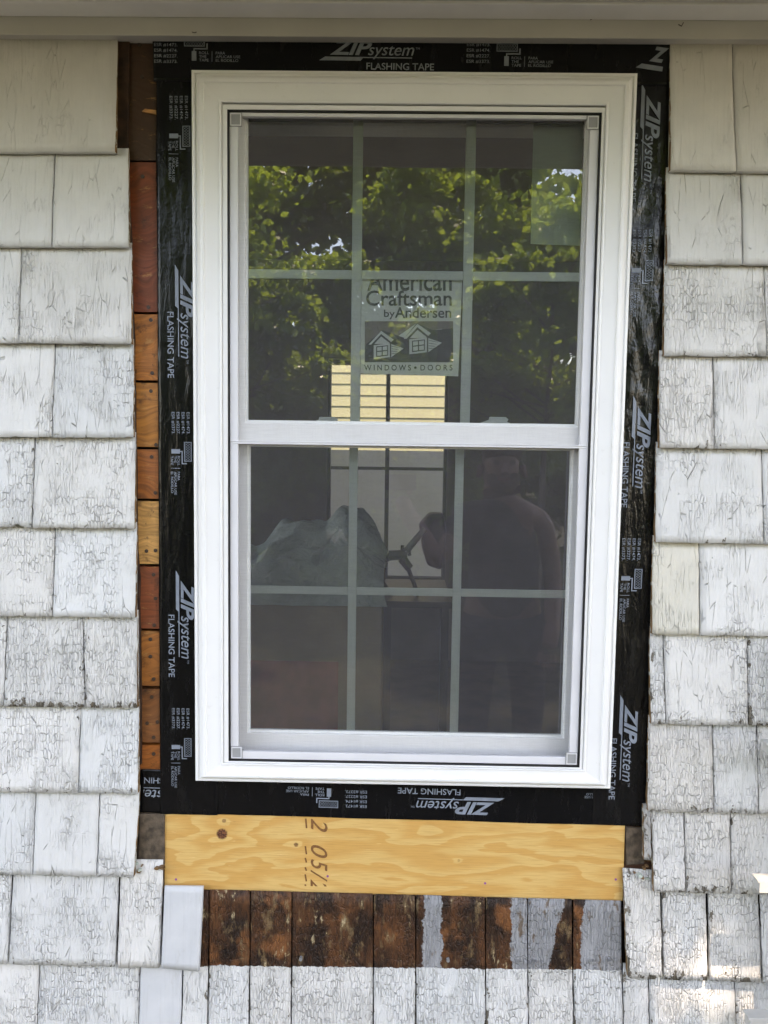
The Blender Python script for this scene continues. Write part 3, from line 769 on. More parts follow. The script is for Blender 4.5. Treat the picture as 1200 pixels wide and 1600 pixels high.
for k in range(len(rows)-1):
    for i in range(4): j = (i+1) % 4; fs.append((4*k+i, 4*k+j, 4*k+4+j, 4*k+4+i))
mb.add(vs, fs); cas = mb.build('casing', MV, WN, bevel=0)
BI = (OUT[0]+ws['l'], OUT[1]+ws['b'], OUT[2]-ws['r'], OUT[3]-ws['t'])
mb = MB(); ring(mb, (BI[0]+.0006, BI[1]+.0006, BI[2]-.0006, BI[3]-.0026), OP, -.0395, .085); mb.build('frame', MV, WN, bevel=.0012)
mb = MB(); ring(mb, (BI[0]-.01, BI[1]-.01, BI[2]+.01, BI[3]+.01), (BI[0]+.004, BI[1]+.004, BI[2]-.004, BI[3]-.006), -.0145, -.0125); mb.build('gasket', MBLK, WN)
mb = MB(); ring(mb, (OP[0]+.0001, OP[1]+.0001, OP[2]-.0001, OP[3]-.0001), (OP[0]+.0022, OP[1]+.0020, OP[2]-.0022, OP[3]-.0026), -.0385, .01); mb.build('gasket', MBLK, WN)
# insect screen
SO = (OP[0]+.0028, OP[1]+.0026, OP[2]-.0028, OP[3]-.0030); SI = (SO[0]+.0150, SO[1]+.0150, SO[2]-.0165, SO[3]-.0065)
scr_r = MB(); ring(scr_r, SO, SI, -.0335, -.0235)
ins = scr_r.build('screen_frame', MSFR, WN, bevel=.001)
bar = rect(357, 690, 917, 701, -.032); mb = MB()
mb.box((SO[0]+.001, -.0345, bar[1]), (SO[2]-.001, -.024, bar[3])); mb.box((SO[0]+.001, -.0362, bar[1]+.004), (SO[2]-.001, -.0344, bar[1]+.0065))
mb.build('screen_crossbar', MSFR, WN, bevel=.0008)
mb = MB()
mb.add([(SI[0]-.004, -.0285, SI[1]-.004), (SI[2]+.004, -.0285, SI[1]-.004), (SI[2]+.004, -.0285, SI[3]+.004), (SI[0]-.004, -.0285, SI[3]+.004)], [(0, 1, 2, 3)])
mb.build('insect_mesh', MSC, WN)
for a, b in ((SO[0]+.0005, SO[3]-.0255), (SO[2]-.0235, SO[3]-.0255), (SO[2]-.0235, SO[1]+.0005), (SO[0]+.0005, SO[1]+.0005)):
    mb = MB(); mb.box((a, -.0352, b), (a+.023, -.0336, b+.025)); mb.m = [1]*6; ring(mb, (a+.0015, b+.0015, a+.0215, b+.0235), (a+.0035, b+.0035, a+.0195, b+.0215), -.0362, -.0353)
    mb.build('corner_clip', [MSFR, MCLIP], WN, bevel=.0004)
def sash(name, glass_px, Y, top_over, Zlo, Zhi):
    g = glass_px
    A = at(g[0], g[1], Y); B = at(g[2], g[3], Y)
    gi = (A.x, B.z, B.x, A.z)
    mb = MB(); ring(mb, (OP[0]+.001, Zlo, OP[2]-.001, Zhi), gi, Y, Y+.028)
    s = mb.build(name, MV, WN, bevel=.0015)
    mb = MB(); ring(mb, (gi[0]-.001, gi[1]-.001, gi[2]+.001, gi[3]+.001), (gi[0]+.004, gi[1]+.005, gi[2]-.004, gi[3]-.003), Y+.006, Y+.012); mb.build('glazing_bead', MMUN, s)
    yg = Y+.010
    mb = MB(); mb.add([(gi[0]-.003, yg, gi[1]-.003), (gi[2]+.003, yg, gi[1]-.003), (gi[2]+.003, yg, gi[3]+.003), (gi[0]-.003, yg, gi[3]+.003)], [(0, 1, 2, 3)])
    mb.build('pane', MG, s)
    return s, gi
bar_z = bar[1]
up_s, GU = sash('upper_sash', (383, 176, 903, 667), -.0195, 0, at(600, 692, -.0195).z, OP[3]-.001)
lo_s, GL = sash('lower_sash', (387, 695, 881, 1154), .0110, 0, OP[1]+.001, at(600, 676, .011).z)
# grilles sit between the panes, behind the outer glass
def grille(s, gi, Y, vx, hz, wv_, wh_):
    for x in vx:
        mb = MB(); mb.box((x-wv_/2, Y, gi[1]-.002), (x+wv_/2, Y+.005, gi[3]+.002)); mb.build('muntin', MMUN, s, bevel=.0012)
    mb = MB(); xs = [gi[0]-.002] + [x for v in vx for x in (v-wv_/2-.0002, v+wv_/2+.0002)] + [gi[2]+.002]
    for i in range(0, len(xs), 2):
        mb = MB(); mb.box((xs[i], Y+.0004, hz-wh_/2), (xs[i+1], Y+.0046, hz+wh_/2)); mb.build('muntin', MMUN, s, bevel=.0012)
YU = -.0195+.016; YL = .011+.016
grille(up_s, GU, YU, (at(557, 450, YU).x, at(731, 450, YU).x), at(640, 430, YU).z, .0185, .0165)
grille(lo_s, GL, YL, (at(550.5, 900, YL).x, at(714.5, 900, YL).x), at(640, 925, YL).z, .0165, .0155)
# sash locks on the lower sash's top rail, seen through the upper pane
for px in (507, 773):
    c0 = at(px, 665, .020); mb = MB()
    mb.prism([(c0.x-.036, c0.z-.004), (c0.x+.034, c0.z-.004), (c0.x+.031, c0.z+.004), (c0.x+.012, c0.z+.012), (c0.x-.008, c0.z+.012), (c0.x-.034, c0.z+.003)], .014, .032)
    mb.prism([(c0.x-.012, c0.z+.006), (c0.x+.022, c0.z+.006), (c0.x+.026, c0.z+.012), (c0.x+.020, c0.z+.0165), (c0.x-.010, c0.z+.0165)], .017, .028)
    mb.build('sash_lock', MMUN, WN, bevel=.001)

# ---- stickers on the inside of the upper pane
YS = -.0195+.0235
def sheet_box(name, px, Y, mat, parent=None):
    q = [at(a, b, Y) for a, b in px]; mb = MB(); mb.prism([(q[3].x, q[3].z), (q[2].x, q[2].z), (q[1].x, q[1].z), (q[0].x, q[0].z)], Y, Y+.0004); return mb.build(name, mat, parent)
stk = sheet_box('window_sticker', [(559, 424), (723, 424), (716, 588), (561, 583)], YS, MSTK)
tag(stk, 'printed maker sticker with two dormers, inside the middle pane of the upper sash', 'sticker')
stk2 = sheet_box('paper_label', [(834, 176), (912, 176), (906, 384), (829, 381)], YS, MSTK2)
tag(stk2, 'blank pale green paper label in the top right pane', 'label')
def spr(pr, name, mat, dy):
    def fn(u, v): p = at(u, v, YS); return Vector((p.x, YS-dy, p.z))
    q = Print(); q.v = [(u, -v) for u, v in pr.v]; q.f = [f for f in pr.f]
    return q.lay(name, fn, mat, stk)
# (u, v) here = photo pixels with v negated so that letters stand upright
def spt(txt, x0, y0, x1, y1, **k):
    q = Print(); q.text(txt, x0, -y1, x1, -y0, **k); return q
PEND = []
for a in (('American', 574, 423, 706, 455), ('Craftsman', 572, 454, 706, 478), ('by', 600, 484, 617, 499), ('Andersen', 617, 480, 705, 497), ('W I N D O W S', 569, 570, 642, 579), ('\u2022', 647, 572.5, 651, 576.5), ('D O O R S', 657, 570, 707, 579)):
    PEND.append(spt(*a, bold=.012))

for p_ in PEND: spr(p_, 'sticker_lettering', MSINK, .0009)
def pp(*pts): q = Print(); q.poly([(a, -b) for a, b in pts][::-1]); return q
spr(pp((570, 502), (708, 502), (708, 521), (690, 514), (676, 516), (651, 505), (618, 528), (597, 516), (570, 540)), 'sticker_picture_sky', MSBRN, .0005)
spr(pp((570, 540), (597, 516), (632, 528), (651, 505), (676, 516), (708, 513), (708, 566), (570, 566)), 'sticker_picture_roof', MSDRK, .0007)
def dormer(x, y, s):
    f = lambda *pts: pp(*[(x+a*s, y+b*s) for a, b in pts])
    w_ = Print()
    w_.join(f((0, 22), (20, 0), (40, 14), (36, 18), (20, 5), (4, 22)))
    w_.join(f((9, 21), (20, 9), (33, 19), (33, 21)))
    w_.join(f((8, 23), (34, 20), (34, 42), (8, 45)))
    w_.join(f((36, 21), (56, 28), (36, 42)))
    k_ = Print(); k_.join(f((12, 25), (31, 23), (31, 39.5), (12, 42)))
    for i in range(4): k_.join(f((36.5, 24+i*4), (50-i*2, 27+i*3), (50-i*2, 27.6+i*3), (36.5, 24.8+i*4)))
    g_ = Print(); g_.join(f((13.5, 26.5), (20.8, 25.6), (20.8, 31.5), (13.5, 32.4))); g_.join(f((22.4, 25.4), (29.6, 24.5), (29.6, 30.4), (22.4, 31.3)))
    g_.join(f((13.5, 34), (20.8, 33.1), (20.8, 39.3), (13.5, 40.2))); g_.join(f((22.4, 32.9), (29.6, 32), (29.6, 38.2), (22.4, 39.1)))
    spr(w_, 'sticker_dormer', MSTK, .0010); spr(k_, 'sticker_dormer_lines', MSINK, .0013); spr(g_, 'sticker_dormer_panes', MSTK, .0016)
dormer(576, 517, .98); dormer(631, 506, 1.06)

# ================================================================== THE EAVE
EV = root('eave', (0, -.4, 2.45), 'painted roof eave with soffit and white bead above the window', 'eave')
zf0 = at(600, 57.5, -.030).z; zf1 = at(600, 21, -.048).z; zf2 = at(600, 5, -.055).z
sl = (at(1200, 64.5, -.04).z-at(0, 57, -.04).z)/(at(1200, 64.5, -.04).x-at(0, 57, -.04).x)
def slbox(mb, y0, y1, z0, z1, s=sl):
    x0, x1 = -3.2, 3.2
    mb.add([(x0, y0, z0+x0*s), (x1, y0, z0+x1*s), (x1, y1, z0+x1*s), (x0, y1, z0+x0*s), (x0, y0, z1+x0*s), (x1, y0, z1+x1*s), (x1, y1, z1+x1*s), (x0, y1, z1+x0*s)],
           [(0, 3, 2, 1), (4, 5, 6, 7), (0, 1, 5, 4), (1, 2, 6, 5), (2, 3, 7, 6), (3, 0, 4, 7)])
mb = MB(); slbox(mb, -.030, .0, zf0, zf2+.03); mb.build('frieze_board', MEAVE, EV, bevel=.0015)
mb = MB(); yo = -.078; zo = at(600, 5, yo).z    # slanted bead between the frieze and the soffit
mb.add([(x, y, z+x*sl) for x in (-3.2, 3.2) for y, z in ((-.0302, zf1), (-.034, zf1), (yo, zo), (yo, zo+.012), (-.0302, zo+.012))],
       [(4, 3, 2, 1, 0), (5, 6, 7, 8, 9), (0, 1, 6, 5), (1, 2, 7, 6), (2, 3, 8, 7), (3, 4, 9, 8), (4, 0, 5, 9)])
mb.build('bead_moulding', MBEAD, EV, bevel=.002)
OVH = -.76
mb = MB(); slbox(mb, OVH, yo-.0005, zo+.004, zo+.024); mb.build('soffit', MEAVE, EV)
mb = MB(); slbox(mb, OVH-.022, OVH-.0005, zf2-.004, zf2+.16); mb.build('fascia', MBEAD, EV, bevel=.002)
mb = MB(); x0, x1 = -3.4, 3.4; zz = zf2+.17
mb.add([(x0, OVH-.06, zz), (x1, OVH-.06, zz), (x1, 1.9, zz+1.1), (x0, 1.9, zz+1.1), (x0, OVH-.06, zz-.012), (x1, OVH-.06, zz-.012), (x1, 1.9, zz+1.088), (x0, 1.9, zz+1.088)],
       [(0, 1, 2, 3), (4, 7, 6, 5), (0, 4, 5, 1), (1, 5, 6, 2), (2, 6, 7, 3), (3, 7, 4, 0)])
MROOF = simple('roof_shingles', (.09, .085, .08), .9, .3, 40)
mb.build('roof', MROOF, EV)

# ================================================================== INSIDE THE ROOM
def setting(o): o['kind'] = 'structure'; return o
MWALLI = simple('room_plaster', (.17, .135, .115), .8, .15, 3); MFLOOR = simple('room_floor_wood', (.10, .055, .03), .5, .3, 8)
YF = 3.1
FWR = rect(512, 560, 695, 912, YF)
FX0, FZ0, FX1, FZ1 = FWR
mb = MB(); mb.box((-2.3, .14, .30), (2.3, YF, .32)); setting(mb.build('room_floor', MFLOOR))
mb = MB(); mb.box((-2.3, .14, 2.62), (2.3, YF, 2.64)); setting(mb.build('room_ceiling', MWALLI))
mb = MB()      # unseen opening added to this wall to brighten the carton and dust sheet
mb.box((-2.34, .131, .30), (-2.3, .45, 2.64)); mb.box((-2.34, 1.75, .30), (-2.3, YF, 2.64)); mb.box((-2.34, .45, .30), (-2.3, 1.75, 1.0)); mb.box((-2.34, .45, 2.2), (-2.3, 1.75, 2.64))
setting(mb.build('wall_left', MWALLI))
mb = MB(); mb.box((2.3, .131, .30), (2.34, YF, 2.64)); setting(mb.build('wall_right', MWALLI))
mb = MB(); mb.box((-2.34, YF, 0), (FX0, YF+.12, 2.64)); mb.box((FX1, YF, 0), (2.34, YF+.12, 2.64)); mb.box((FX0, YF, 0), (FX1, YF+.12, FZ0)); mb.box((FX0, YF, FZ1), (FX1, YF+.12, 2.64))
setting(mb.build('wall_back', MWALLI))
RW = root('rear_window', ((FX0+FX1)/2, YF+.05, FZ0), 'far window across the room with dark grilles and pale daylight', 'window')
MDM = simple('dark_grille', (.05, .045, .04), .6, .1)
mb = MB(); ring(mb, (FX0+.001, FZ0+.001, FX1-.001, FZ1-.001), (FX0+.018, FZ0+.03, FX1-.018, FZ1-.03), YF+.02, YF+.08); mb.build('frame', MDM, RW)
xm = at(604.5, 760, YF+.05).x; zm = at(604, 732, YF+.05).z
mb = MB(); mb.box((xm-.012, YF+.04, FZ0+.02), (xm+.012, YF+.07, FZ1-.02)); mb.build('muntin', MDM, RW)
mb = MB(); mb.box((FX0+.02, YF+.043, zm-.009), (FX1-.02, YF+.067, zm+.009)); mb.build('muntin', MDM, RW)
zs = at(604, 704, YF+.09).z
vs = []; fs = []
for j in range(21):
    for i in range(21):
        x = FX0-.02+(FX1-FX0+.04)*i/20; z = FZ0+.01+(zs-FZ0-.01)*j/20
        vs.append(Vector((x, YF+.14+.018*mnoise.noise(Vector((x*4+z*3, z*2-x, 0)))+.006*mnoise.noise(Vector((x*11-z*8, z*4, 3))), z)))
for j in range(20):
    for i in range(20): fs.append((j*21+i, j*21+i+1, j*21+i+22, j*21+i+21))
t = NT('grey_plastic'); d_ = t.n('ShaderNodeBsdfTranslucent'); d_.inputs[0].default_value = (.30, .30, .295, 1); d2 = t.n('ShaderNodeBsdfDiffuse'); d2.inputs[0].default_value = (.36, .355, .35, 1)
mx = t.n('ShaderNodeMixShader'); mx.inputs[0].default_value = .5; t.put(mx.inputs[1], d_.outputs[0]); t.put(mx.inputs[2], d2.outputs[0]); t.t.links.new(mx.outputs[0], t.out.inputs[0])
o = mk('plastic_cover', vs, fs, t.m, smooth=True); tag(o, 'grey plastic sheet hung over the lower half of the far window', 'plastic sheet')
# neighbour's house beyond
NH = root('neighbour_house', (0, 6.5, 0), 'pale yellow clapboard house seen through both windows', 'house')
MY = simple('yellow_siding', (.150, .143, .088), .5, .04, 2)
pitch_ = .11
for k in range(42):
    z = .1+k*pitch_; mb = MB()
    mb.add([(-4, 6.50, z), (4, 6.50, z), (4, 6.512, z+pitch_+.002), (-4, 6.512, z+pitch_+.002), (-4, 6.54, z), (4, 6.54, z), (4, 6.545, z+pitch_), (-4, 6.545, z+pitch_)],
           [(0, 1, 2, 3), (4, 7, 6, 5), (0, 4, 5, 1), (2, 6, 7, 3), (0, 3, 7, 4), (1, 5, 6, 2)])
    mb.build('clapboard', MY, NH)
mb = MB(); mb.box((-4, 6.55, 0), (4, 9, 4.7)); mb.build('wall', MY, NH)

# brown crate stack with a dust sheet over it
YB = .62
MBOX = simple('brown_carton', (.30, .225, .15), .8, .12, 6, .001, 30); MRED = simple('red_print', (.36, .10, .08), .8, .2, 14)
a = at(300, 925, YB); b = at(592, 1330, YB)
mb = MB(); mb.box((a.x, YB, .321), (b.x, YB+.7, a.z)); box = mb.build('carton', MBOX, origin=(a.x, YB, .32), bevel=.004); tag(box, 'big brown carton with a red panel behind the lower left panes', 'carton')
r0 = at(300, 1030, YB); r1 = at(526, 1330, YB); mb = MB(); mb.box((r0.x+.02, YB-.003, .33), (r1.x, YB-.0005, r0.z)); mb.build('red_panel', MRED, box)
vs = []; fs = []; nu, nv = 70, 46
xa, xb = at(330, 900, YB).x, at(603, 900, YB).x
for j in range(nv+1):
    for i in range(nu+1):
        u = i/nu; v = j/nv; x = xa+(xb-xa)*u
        px = 330+273*u
        hpx = np.interp(px, [330, 390, 420, 460, 500, 512, 530, 560, 580, 603], [60, 62, 88, 98, 92, 108, 122, 112, 84, 40])
        hh = hpx/1250*2.2*math.sin(math.pi*min(1, v*1.0+.12))**.8
        n_ = mnoise.noise(Vector((x*9+v*3, v*5, 0)))*.05 + abs(mnoise.noise(Vector((x*10-v*9, v*2+x*4, 4))))*.05 + mnoise.noise(Vector((x*30, v*7, 9)))*.003
        if v < .12:
            k = v/.12; z = a.z-.03+(hh*.45+.03)*k; y = YB-.012-.012*mnoise.noise(Vector((x*22, 0, 1)))
        else:
            z = a.z+max(.004, hh*(.55+.45*min(1, (v-.12)*3))+n_*min(1, hh*9)); y = YB-.01+(v-.12)*.62
        vs.append(Vector((x+mnoise.noise(Vector((v*7, x*9, 2)))*.012, y, z)))
for j in range(nv):
    for i in range(nu): fs.append((j*(nu+1)+i, j*(nu+1)+i+1, (j+1)*(nu+1)+i+1, (j+1)*(nu+1)+i))
t = NT('dust_sheet_cloth'); c = t.coord()
t.pbsdf(t.mix(t.ss(t.noise(c, 9, 4), .3, .7), (.36, .40, .38), (.50, .54, .52)), .8, t.bump(t.noise(c, 16, 4, .6, 1.0), .02), .2)
o = mk('dust_sheet', vs, fs, t.m, smooth=True); tag(o, 'crumpled pale dust sheet heaped on the carton indoors', 'dust sheet')
# tool with a pale handle, dark case
TL_ = root('hand_tool', at(640, 880, .9), 'dark hand tool with a long pale handle leaning behind the lower pane', 'tool')
MDK = simple('dark_plastic', (.035, .03, .032), .4, .2); MHN = simple('pale_handle', (.36, .33, .31), .5, .1)
a, b = at(634, 862, .9), at(664, 826, .9); mb = MB(); mb.cyl(a, b-a, .011, (b-a).length, 12, r2=.009); mb.build('handle', MHN, TL_)
mb = MB()
for (x0, y0, x1, y1, r_) in ((592, 878, 612, 868, .012), (608, 868, 636, 866, .016), (628, 872, 640, 888, .015), (628, 868, 629, 852, .006), (640, 868, 638, 856, .006), (598, 872, 594, 905, .008), (636, 884, 648, 915, .007), (594, 905, 612, 932, .008), (648, 915, 652, 935, .007)):
    a, b = at(x0, y0, .9), at(x1, y1, .9); mb.cyl(a, b-a, r_, (b-a).length, 10, r2=r_*.9)
mb.build('head', MDK, TL_)
mb = MB(); ppx = [(664, 812), (672, 803), (694, 803), (698, 830), (690, 892), (668, 884), (660, 858), (659, 840), (655, 822)]
mb.prism([(at(x, y, 1.0).x, at(x, y, 1.0).z) for x, y in ppx][::-1], 1.0, 1.09)
cs = mb.build('tool_case', simple('maroon_case', (.07, .045, .05), .5, .1), None, bevel=.01); tag(cs, 'dark upright tool case beside the long pale handle', 'tool case')
a = at(600, 936, 1.15); b = at(705, 930, .85)
MSHELF = simple('sill_shelf', (.35, .33, .31), .6, .1)
mb = MB(); mb.box((at(592, 925, .85).x, .80, at(600, 944, .85).z), (at(706, 925, .85).x, 1.2, at(600, 920, .95).z-.01)); mb.box((at(600, 925, 1.0).x, 1.0, .321), (at(612, 925, 1.0).x, 1.04, at(600, 944, .85).z)); mb.box((at(690, 925, 1.0).x, 1.0, .321), (at(702, 925, 1.0).x, 1.04, at(600, 944, .85).z))
tb = mb.build('work_stand', MDK, None); tag(tb, 'dark narrow work stand under the hand tool indoors', 'work stand')

# ================================================================== SLATS AT THE RIGHT EDGE
MRACK = simple('rack_paint', (.42, .415, .39), .5, .05, 30)
TR_ = root('white_rack', at(1235, 1660, -.12), 'white slatted rack whose slat ends enter at the right edge', 'rack')
for px, py, pb in ((1194, 1159, 1177), (1180, 1371, 1391), (1166, 1585, 1606)):
    a = at(px, py, -.12); b = at(px+8, pb, -.12); mb = MB()
    mb.prism([(a.x+.004, b.z), (b.x+.22, b.z), (b.x+.22, a.z), (a.x, a.z), (a.x, a.z-.004), (a.x+.004, a.z-.006)], -.13, -.105)
    mb.build('slat', MRACK, TR_, bevel=.001)
a = at(1262, 1100, -.10); mb = MB(); mb.box((a.x, -.098, 0), (a.x+.04, -.06, a.z+.1)); mb.build('post', MBEAD, TR_, bevel=.002)

# ================================================================== OUTDOORS BEHIND THE CAMERA
mb = MB(); mb.box((-90, -120, -.3), (90, 60, 0)); g = mb.build('ground', mat_ground()); g['kind'] = 'structure'
ML1 = mat_leaf('maple_leaf', (.06, .13, .014), (.20, .30, .03)); ML2 = mat_leaf('dark_leaf', (.03, .055, .014), (.08, .13, .022))
MBARK = simple('bark', (.13, .105, .08), .9, .4, 14, .01, 30)
def crown(name, c, rad, n, nclump, leaf, mat, parent, seed, keep=None, sparse=None):
    g_ = np.random.default_rng(seed)
    d = g_.normal(size=(nclump, 3)); d /= np.linalg.norm(d, axis=1)[:, None]
    cl = np.array(c) + d*(g_.uniform(.25, 1, (nclump, 1))**.5)*np.array(rad)
    k = g_.integers(0, nclump, n); sz = g_.uniform(.18, .42, nclump)*min(rad)/1.4
    p = cl[k] + g_.normal(size=(n, 3))*sz[k][:, None]*np.array([1, 1, .6])
    if keep is not None: p = p[keep(p)]
    n = len(p)
    a = g_.normal(size=(n, 3)); a[:, 2] -= .5; a /= np.linalg.norm(a, axis=1)[:, None]
    b = np.cross(a, g_.normal(size=(n, 3))); b /= np.linalg.norm(b, axis=1)[:, None]
    nn = np.cross(a, b); L = (leaf*g_.uniform(.6, 1.3, n))[:, None]
    V = np.stack([p, p+a*L*.45+b*L*.36+nn*L*.05, p+a*L, p+a*L*.45-b*L*.36+nn*L*.05], 1).reshape(-1, 3)
    org = np.array(parent_loc(parent)) if parent is not None else np.array(c)
    V = V - org
    me = bpy.data.meshes.new(name); me.vertices.add(4*n); me.vertices.foreach_set('co', V.ravel().astype(np.float32))
    me.loops.add(4*n); me.loops.foreach_set('vertex_index', np.arange(4*n, dtype=np.int32)); me.polygons.add(n)
    me.polygons.foreach_set('loop_start', np.arange(0, 4*n, 4, dtype=np.int32)); me.polygons.foreach_set('loop_total', np.full(n, 4, dtype=np.int32))
    me.materials.append(mat); me.update(); me.validate()
    o = bpy.data.objects.new(name, me); link(o, parent)
    if parent is None: o.location = c
    return o
def limb(mb, a, b, r0, r1, n=8): a = Vector(a); b = Vector(b); mb.cyl(a, b-a, r0, (b-a).length, n, r2=r1)
def tree(loc, h, rad, n, leaf, mat, label, seed, ncl=110, zc=None, keep=None):
    rt = root('tree', loc, label, 'tree', 'trees behind the photographer')
    mb = MB(); x, y, z = loc; zc = zc or h-rad[2]
    limb(mb, (x, y, 0), (x+.1, y, zc*.6), .14, .11); limb(mb, (x+.1, y, zc*.58), (x, y+.1, zc+rad[2]*.5), .11, .03)
    rr = random.Random(seed)
    for k in range(12):
        an = rr.uniform(0, 6.28); z0 = zc*rr.uniform(.45, 1.0); l = rr.uniform(.5, .9)
        limb(mb, (x+.07, y, z0), (x+math.cos(an)*rad[0]*l, y+math.sin(an)*rad[1]*l, z0+rad[2]*rr.uniform(.2, .7)), .045, .010, 6)
    mb.build('trunk', MBARK, rt)
    crown('crown', (x, y, zc), rad, n, ncl, leaf, mat, rt, seed, keep); return rt
def gap_sky(p):   # ragged opening towards the right, the sky shows through it in the panes
    e = (p[:, 2]-1.57)/(-p[:, 1]+1.5); s_ = p[:, 0]/(-p[:, 1]+1.5)
    return ~((s_ > .175) & (s_ < .26) & (e > .10) & (np.sin(p[:, 0]*11)+np.sin(p[:, 2]*9+2)+np.sin(p[:, 0]*5-p[:, 2]*6) > .3))
tree((-2.6, -6.0, 0), 4.4, (2.2, .6, 2.0), 44000, .085, ML1, 'broad bright green tree behind the photographer, at left', 11, keep=gap_sky)
tree((.4, -6.6, 0), 4.6, (2.1, .6, 2.1), 44000, .085, ML1, 'bright green tree straight behind the photographer', 12, keep=gap_sky)
tree((2.7, -7.2, 0), 4.6, (1.7, .6, 2.0), 17000, .085, ML2, 'thin darker tree behind the photographer, at right', 13, keep=gap_sky)
tree((0, -9.8, 0), 6.0, (6.2, 1.1, 2.9), 110000, .15, ML2, 'dark tree farther back behind the photographer', 14, ncl=420, keep=gap_sky)
for x, y_, sd_, l_ in ((-1.25, -4.8, 61, 'young leafy tree close behind the photographer, at left'), (1.15, -4.9, 62, 'young leafy tree close behind the photographer, at right')):
    rt = root('young_tree', (x, y_, 0), l_, 'tree', 'trees behind the photographer')
    mb = MB(); limb(mb, (x, y_, 0), (x+.05, y_, 2.9), .035, .012); rr = random.Random(sd_)
    for k in range(16):
        z0 = rr.uniform(1.4, 2.8); an = rr.uniform(0, 6.28); limb(mb, (x+.03, y_, z0), (x+math.cos(an)*.6, y_+math.sin(an)*.35, z0+rr.uniform(.1, .5)), .012, .004, 5)
    mb.build('trunk', MBARK, rt)
    crown('crown', (x, y_, 2.40), (.80, .32, .72), 8500, 60, .075, ML1, rt, sd_)
for i, (x, l_) in enumerate(((-3.2, 'dark hedge shrub behind the photographer, leftmost'), (-1.0, 'dark hedge shrub behind the photographer, second from left'), (1.2, 'dark hedge shrub behind the photographer, third from left'), (3.4, 'dark hedge shrub behind the photographer, rightmost'))):
    o = crown('hedge_shrub', (x, -7.8, 1.2), (1.5, .5, 1.3), 9000, 60, .09, ML2, None, 30+i); tag(o, l_, 'shrub', 'hedge behind the photographer')
# unseen overhanging tree: leaves placed and cut away to shape sunlight on the wall
def keep_sun(p, mg=.03):
    # follow the sun's ray from each leaf down to the wall plane and keep sunlit spots at the lower right
    d = -np.array(SUND); t_ = (-.02-p[:, 1])/d[1]; hx = p[:, 0]+d[0]*t_; hz = p[:, 2]+d[2]*t_
    A = at(1150, 1480, -.02); B = at(1120, 1590, -.02); D = at(110, 1600, -.02); E_ = at(985, 1490, -.02)
    k = np.ones(len(p), bool)
    for q, rx, rz in ((A, .09, .07), (at(1040, 1475, -.02), .07, .045), (B, .14, .05), (at(990, 1600, -.02), .10, .03), (D, .035, .02)):
        k &= ((hx-q.x)/(rx+mg))**2+((hz-q.z)/(rz+mg))**2 > 1
    return k
BR_ = root('unseen_shade_tree', (4.2, -3.4, 0), 'unseen tall tree over the yard, crown added and cut to shape the shade', 'tree')
tc = Vector((0, -.02, .72)) + SUND*6.2
fc = Vector((.9, -3.9, tc.z+.35))
mb = MB(); limb(mb, (4.2, -3.4, 0), (4.0, -3.4, 4.4), .16, .12, 10); limb(mb, (4.0, -3.4, 4.3), (tc.x, tc.y, tc.z), .10, .03); mb.build('trunk', MBARK, BR_)
crown('crown', tuple(tc), (1.6, .85, .6), 30000, 150, .07, ML1, BR_, 50, keep_sun)
crown('crown', tuple(fc), (4.8, 2.2, .5), 60000, 320, .15, ML1, BR_, 51, lambda p: keep_sun(p, .13))  # wide second crown added to keep sun off the ground

# ---- the photographer
PH = root('person', (.42, -1.75, 0), 'bearded person in a dark top standing before the window taking the photo', 'person')
def skinned(name, joints, edges, mat, parent, sub=2, rootv=0):
    me = bpy.data.meshes.new(name); o3 = parent_loc(parent)
    me.from_pydata([tuple(Vector(j[0])-o3) for j in joints], edges, []); me.materials.append(mat)
    o = bpy.data.objects.new(name, me); link(o, parent)
    sk = o.modifiers.new('skin', 'SKIN'); sk.use_smooth_shade = True
    for i, j in enumerate(joints):
        r_ = j[1]; me.skin_vertices[0].data[i].radius = r_ if isinstance(r_, tuple) else (r_, r_); me.skin_vertices[0].data[i].use_root = (i == rootv)
    s_ = o.modifiers.new('sub', 'SUBSURF'); s_.levels = sub; s_.render_levels = sub
    return o
MSKIN = simple('skin', (.24, .13, .095), .5, .06, 20); MTOP = simple('dark_top', (.012, .012, .016), .8, .1); MHAIR = simple('brown_hair', (.06, .035, .02), .7, .3, 60)
X, Y = .44, -1.78
DZ = -.10
J = [((X, Y, .98), (.15, .11)), ((X, Y, 1.15), (.135, .10)), ((X, Y, 1.32), (.135, .10)), ((X, Y, 1.42), (.09, .075)), ((X-.01, Y+.01, 1.47), .05), ((X-.02, Y+.03, 1.52), .066), ((X-.02, Y+.03, 1.61), .082), ((X-.02, Y+.03, 1.67), .06),
     ((X+.165, Y, 1.37), .048), ((X+.21, Y+.02, 1.11), .040), ((X+.18, Y+.16, .93), .034), ((X+.16, Y+.20, .86), .036),
     ((X-.165, Y, 1.37), .048), ((X-.28, Y+.10, 1.20), .046), ((X-.42, Y+.16, 1.42), .034), ((X-.44, Y+.16, 1.48), .036),
     ((X+.10, Y, .90), .095), ((X+.12, Y, .50), .06), ((X+.12, Y, .09), .042), ((X+.12, Y+.14, .04), .035), ((X-.10, Y, .90), .095), ((X-.12, Y, .50), .06), ((X-.12, Y, .09), .042), ((X-.12, Y+.14, .04), .035)]
J = [((a[0], a[1], a[2]+DZ*min(1, a[2])), r_) for a, r_ in J]
E_ = [(0, 1), (1, 2), (2, 3), (3, 4), (4, 5), (5, 6), (6, 7), (3, 8), (8, 9), (9, 10), (10, 11), (3, 12), (12, 13), (13, 14), (14, 15), (0, 16), (16, 17), (17, 18), (18, 19), (0, 20), (20, 21), (21, 22), (22, 23)]
skinned('body', J, E_, MSKIN, PH)
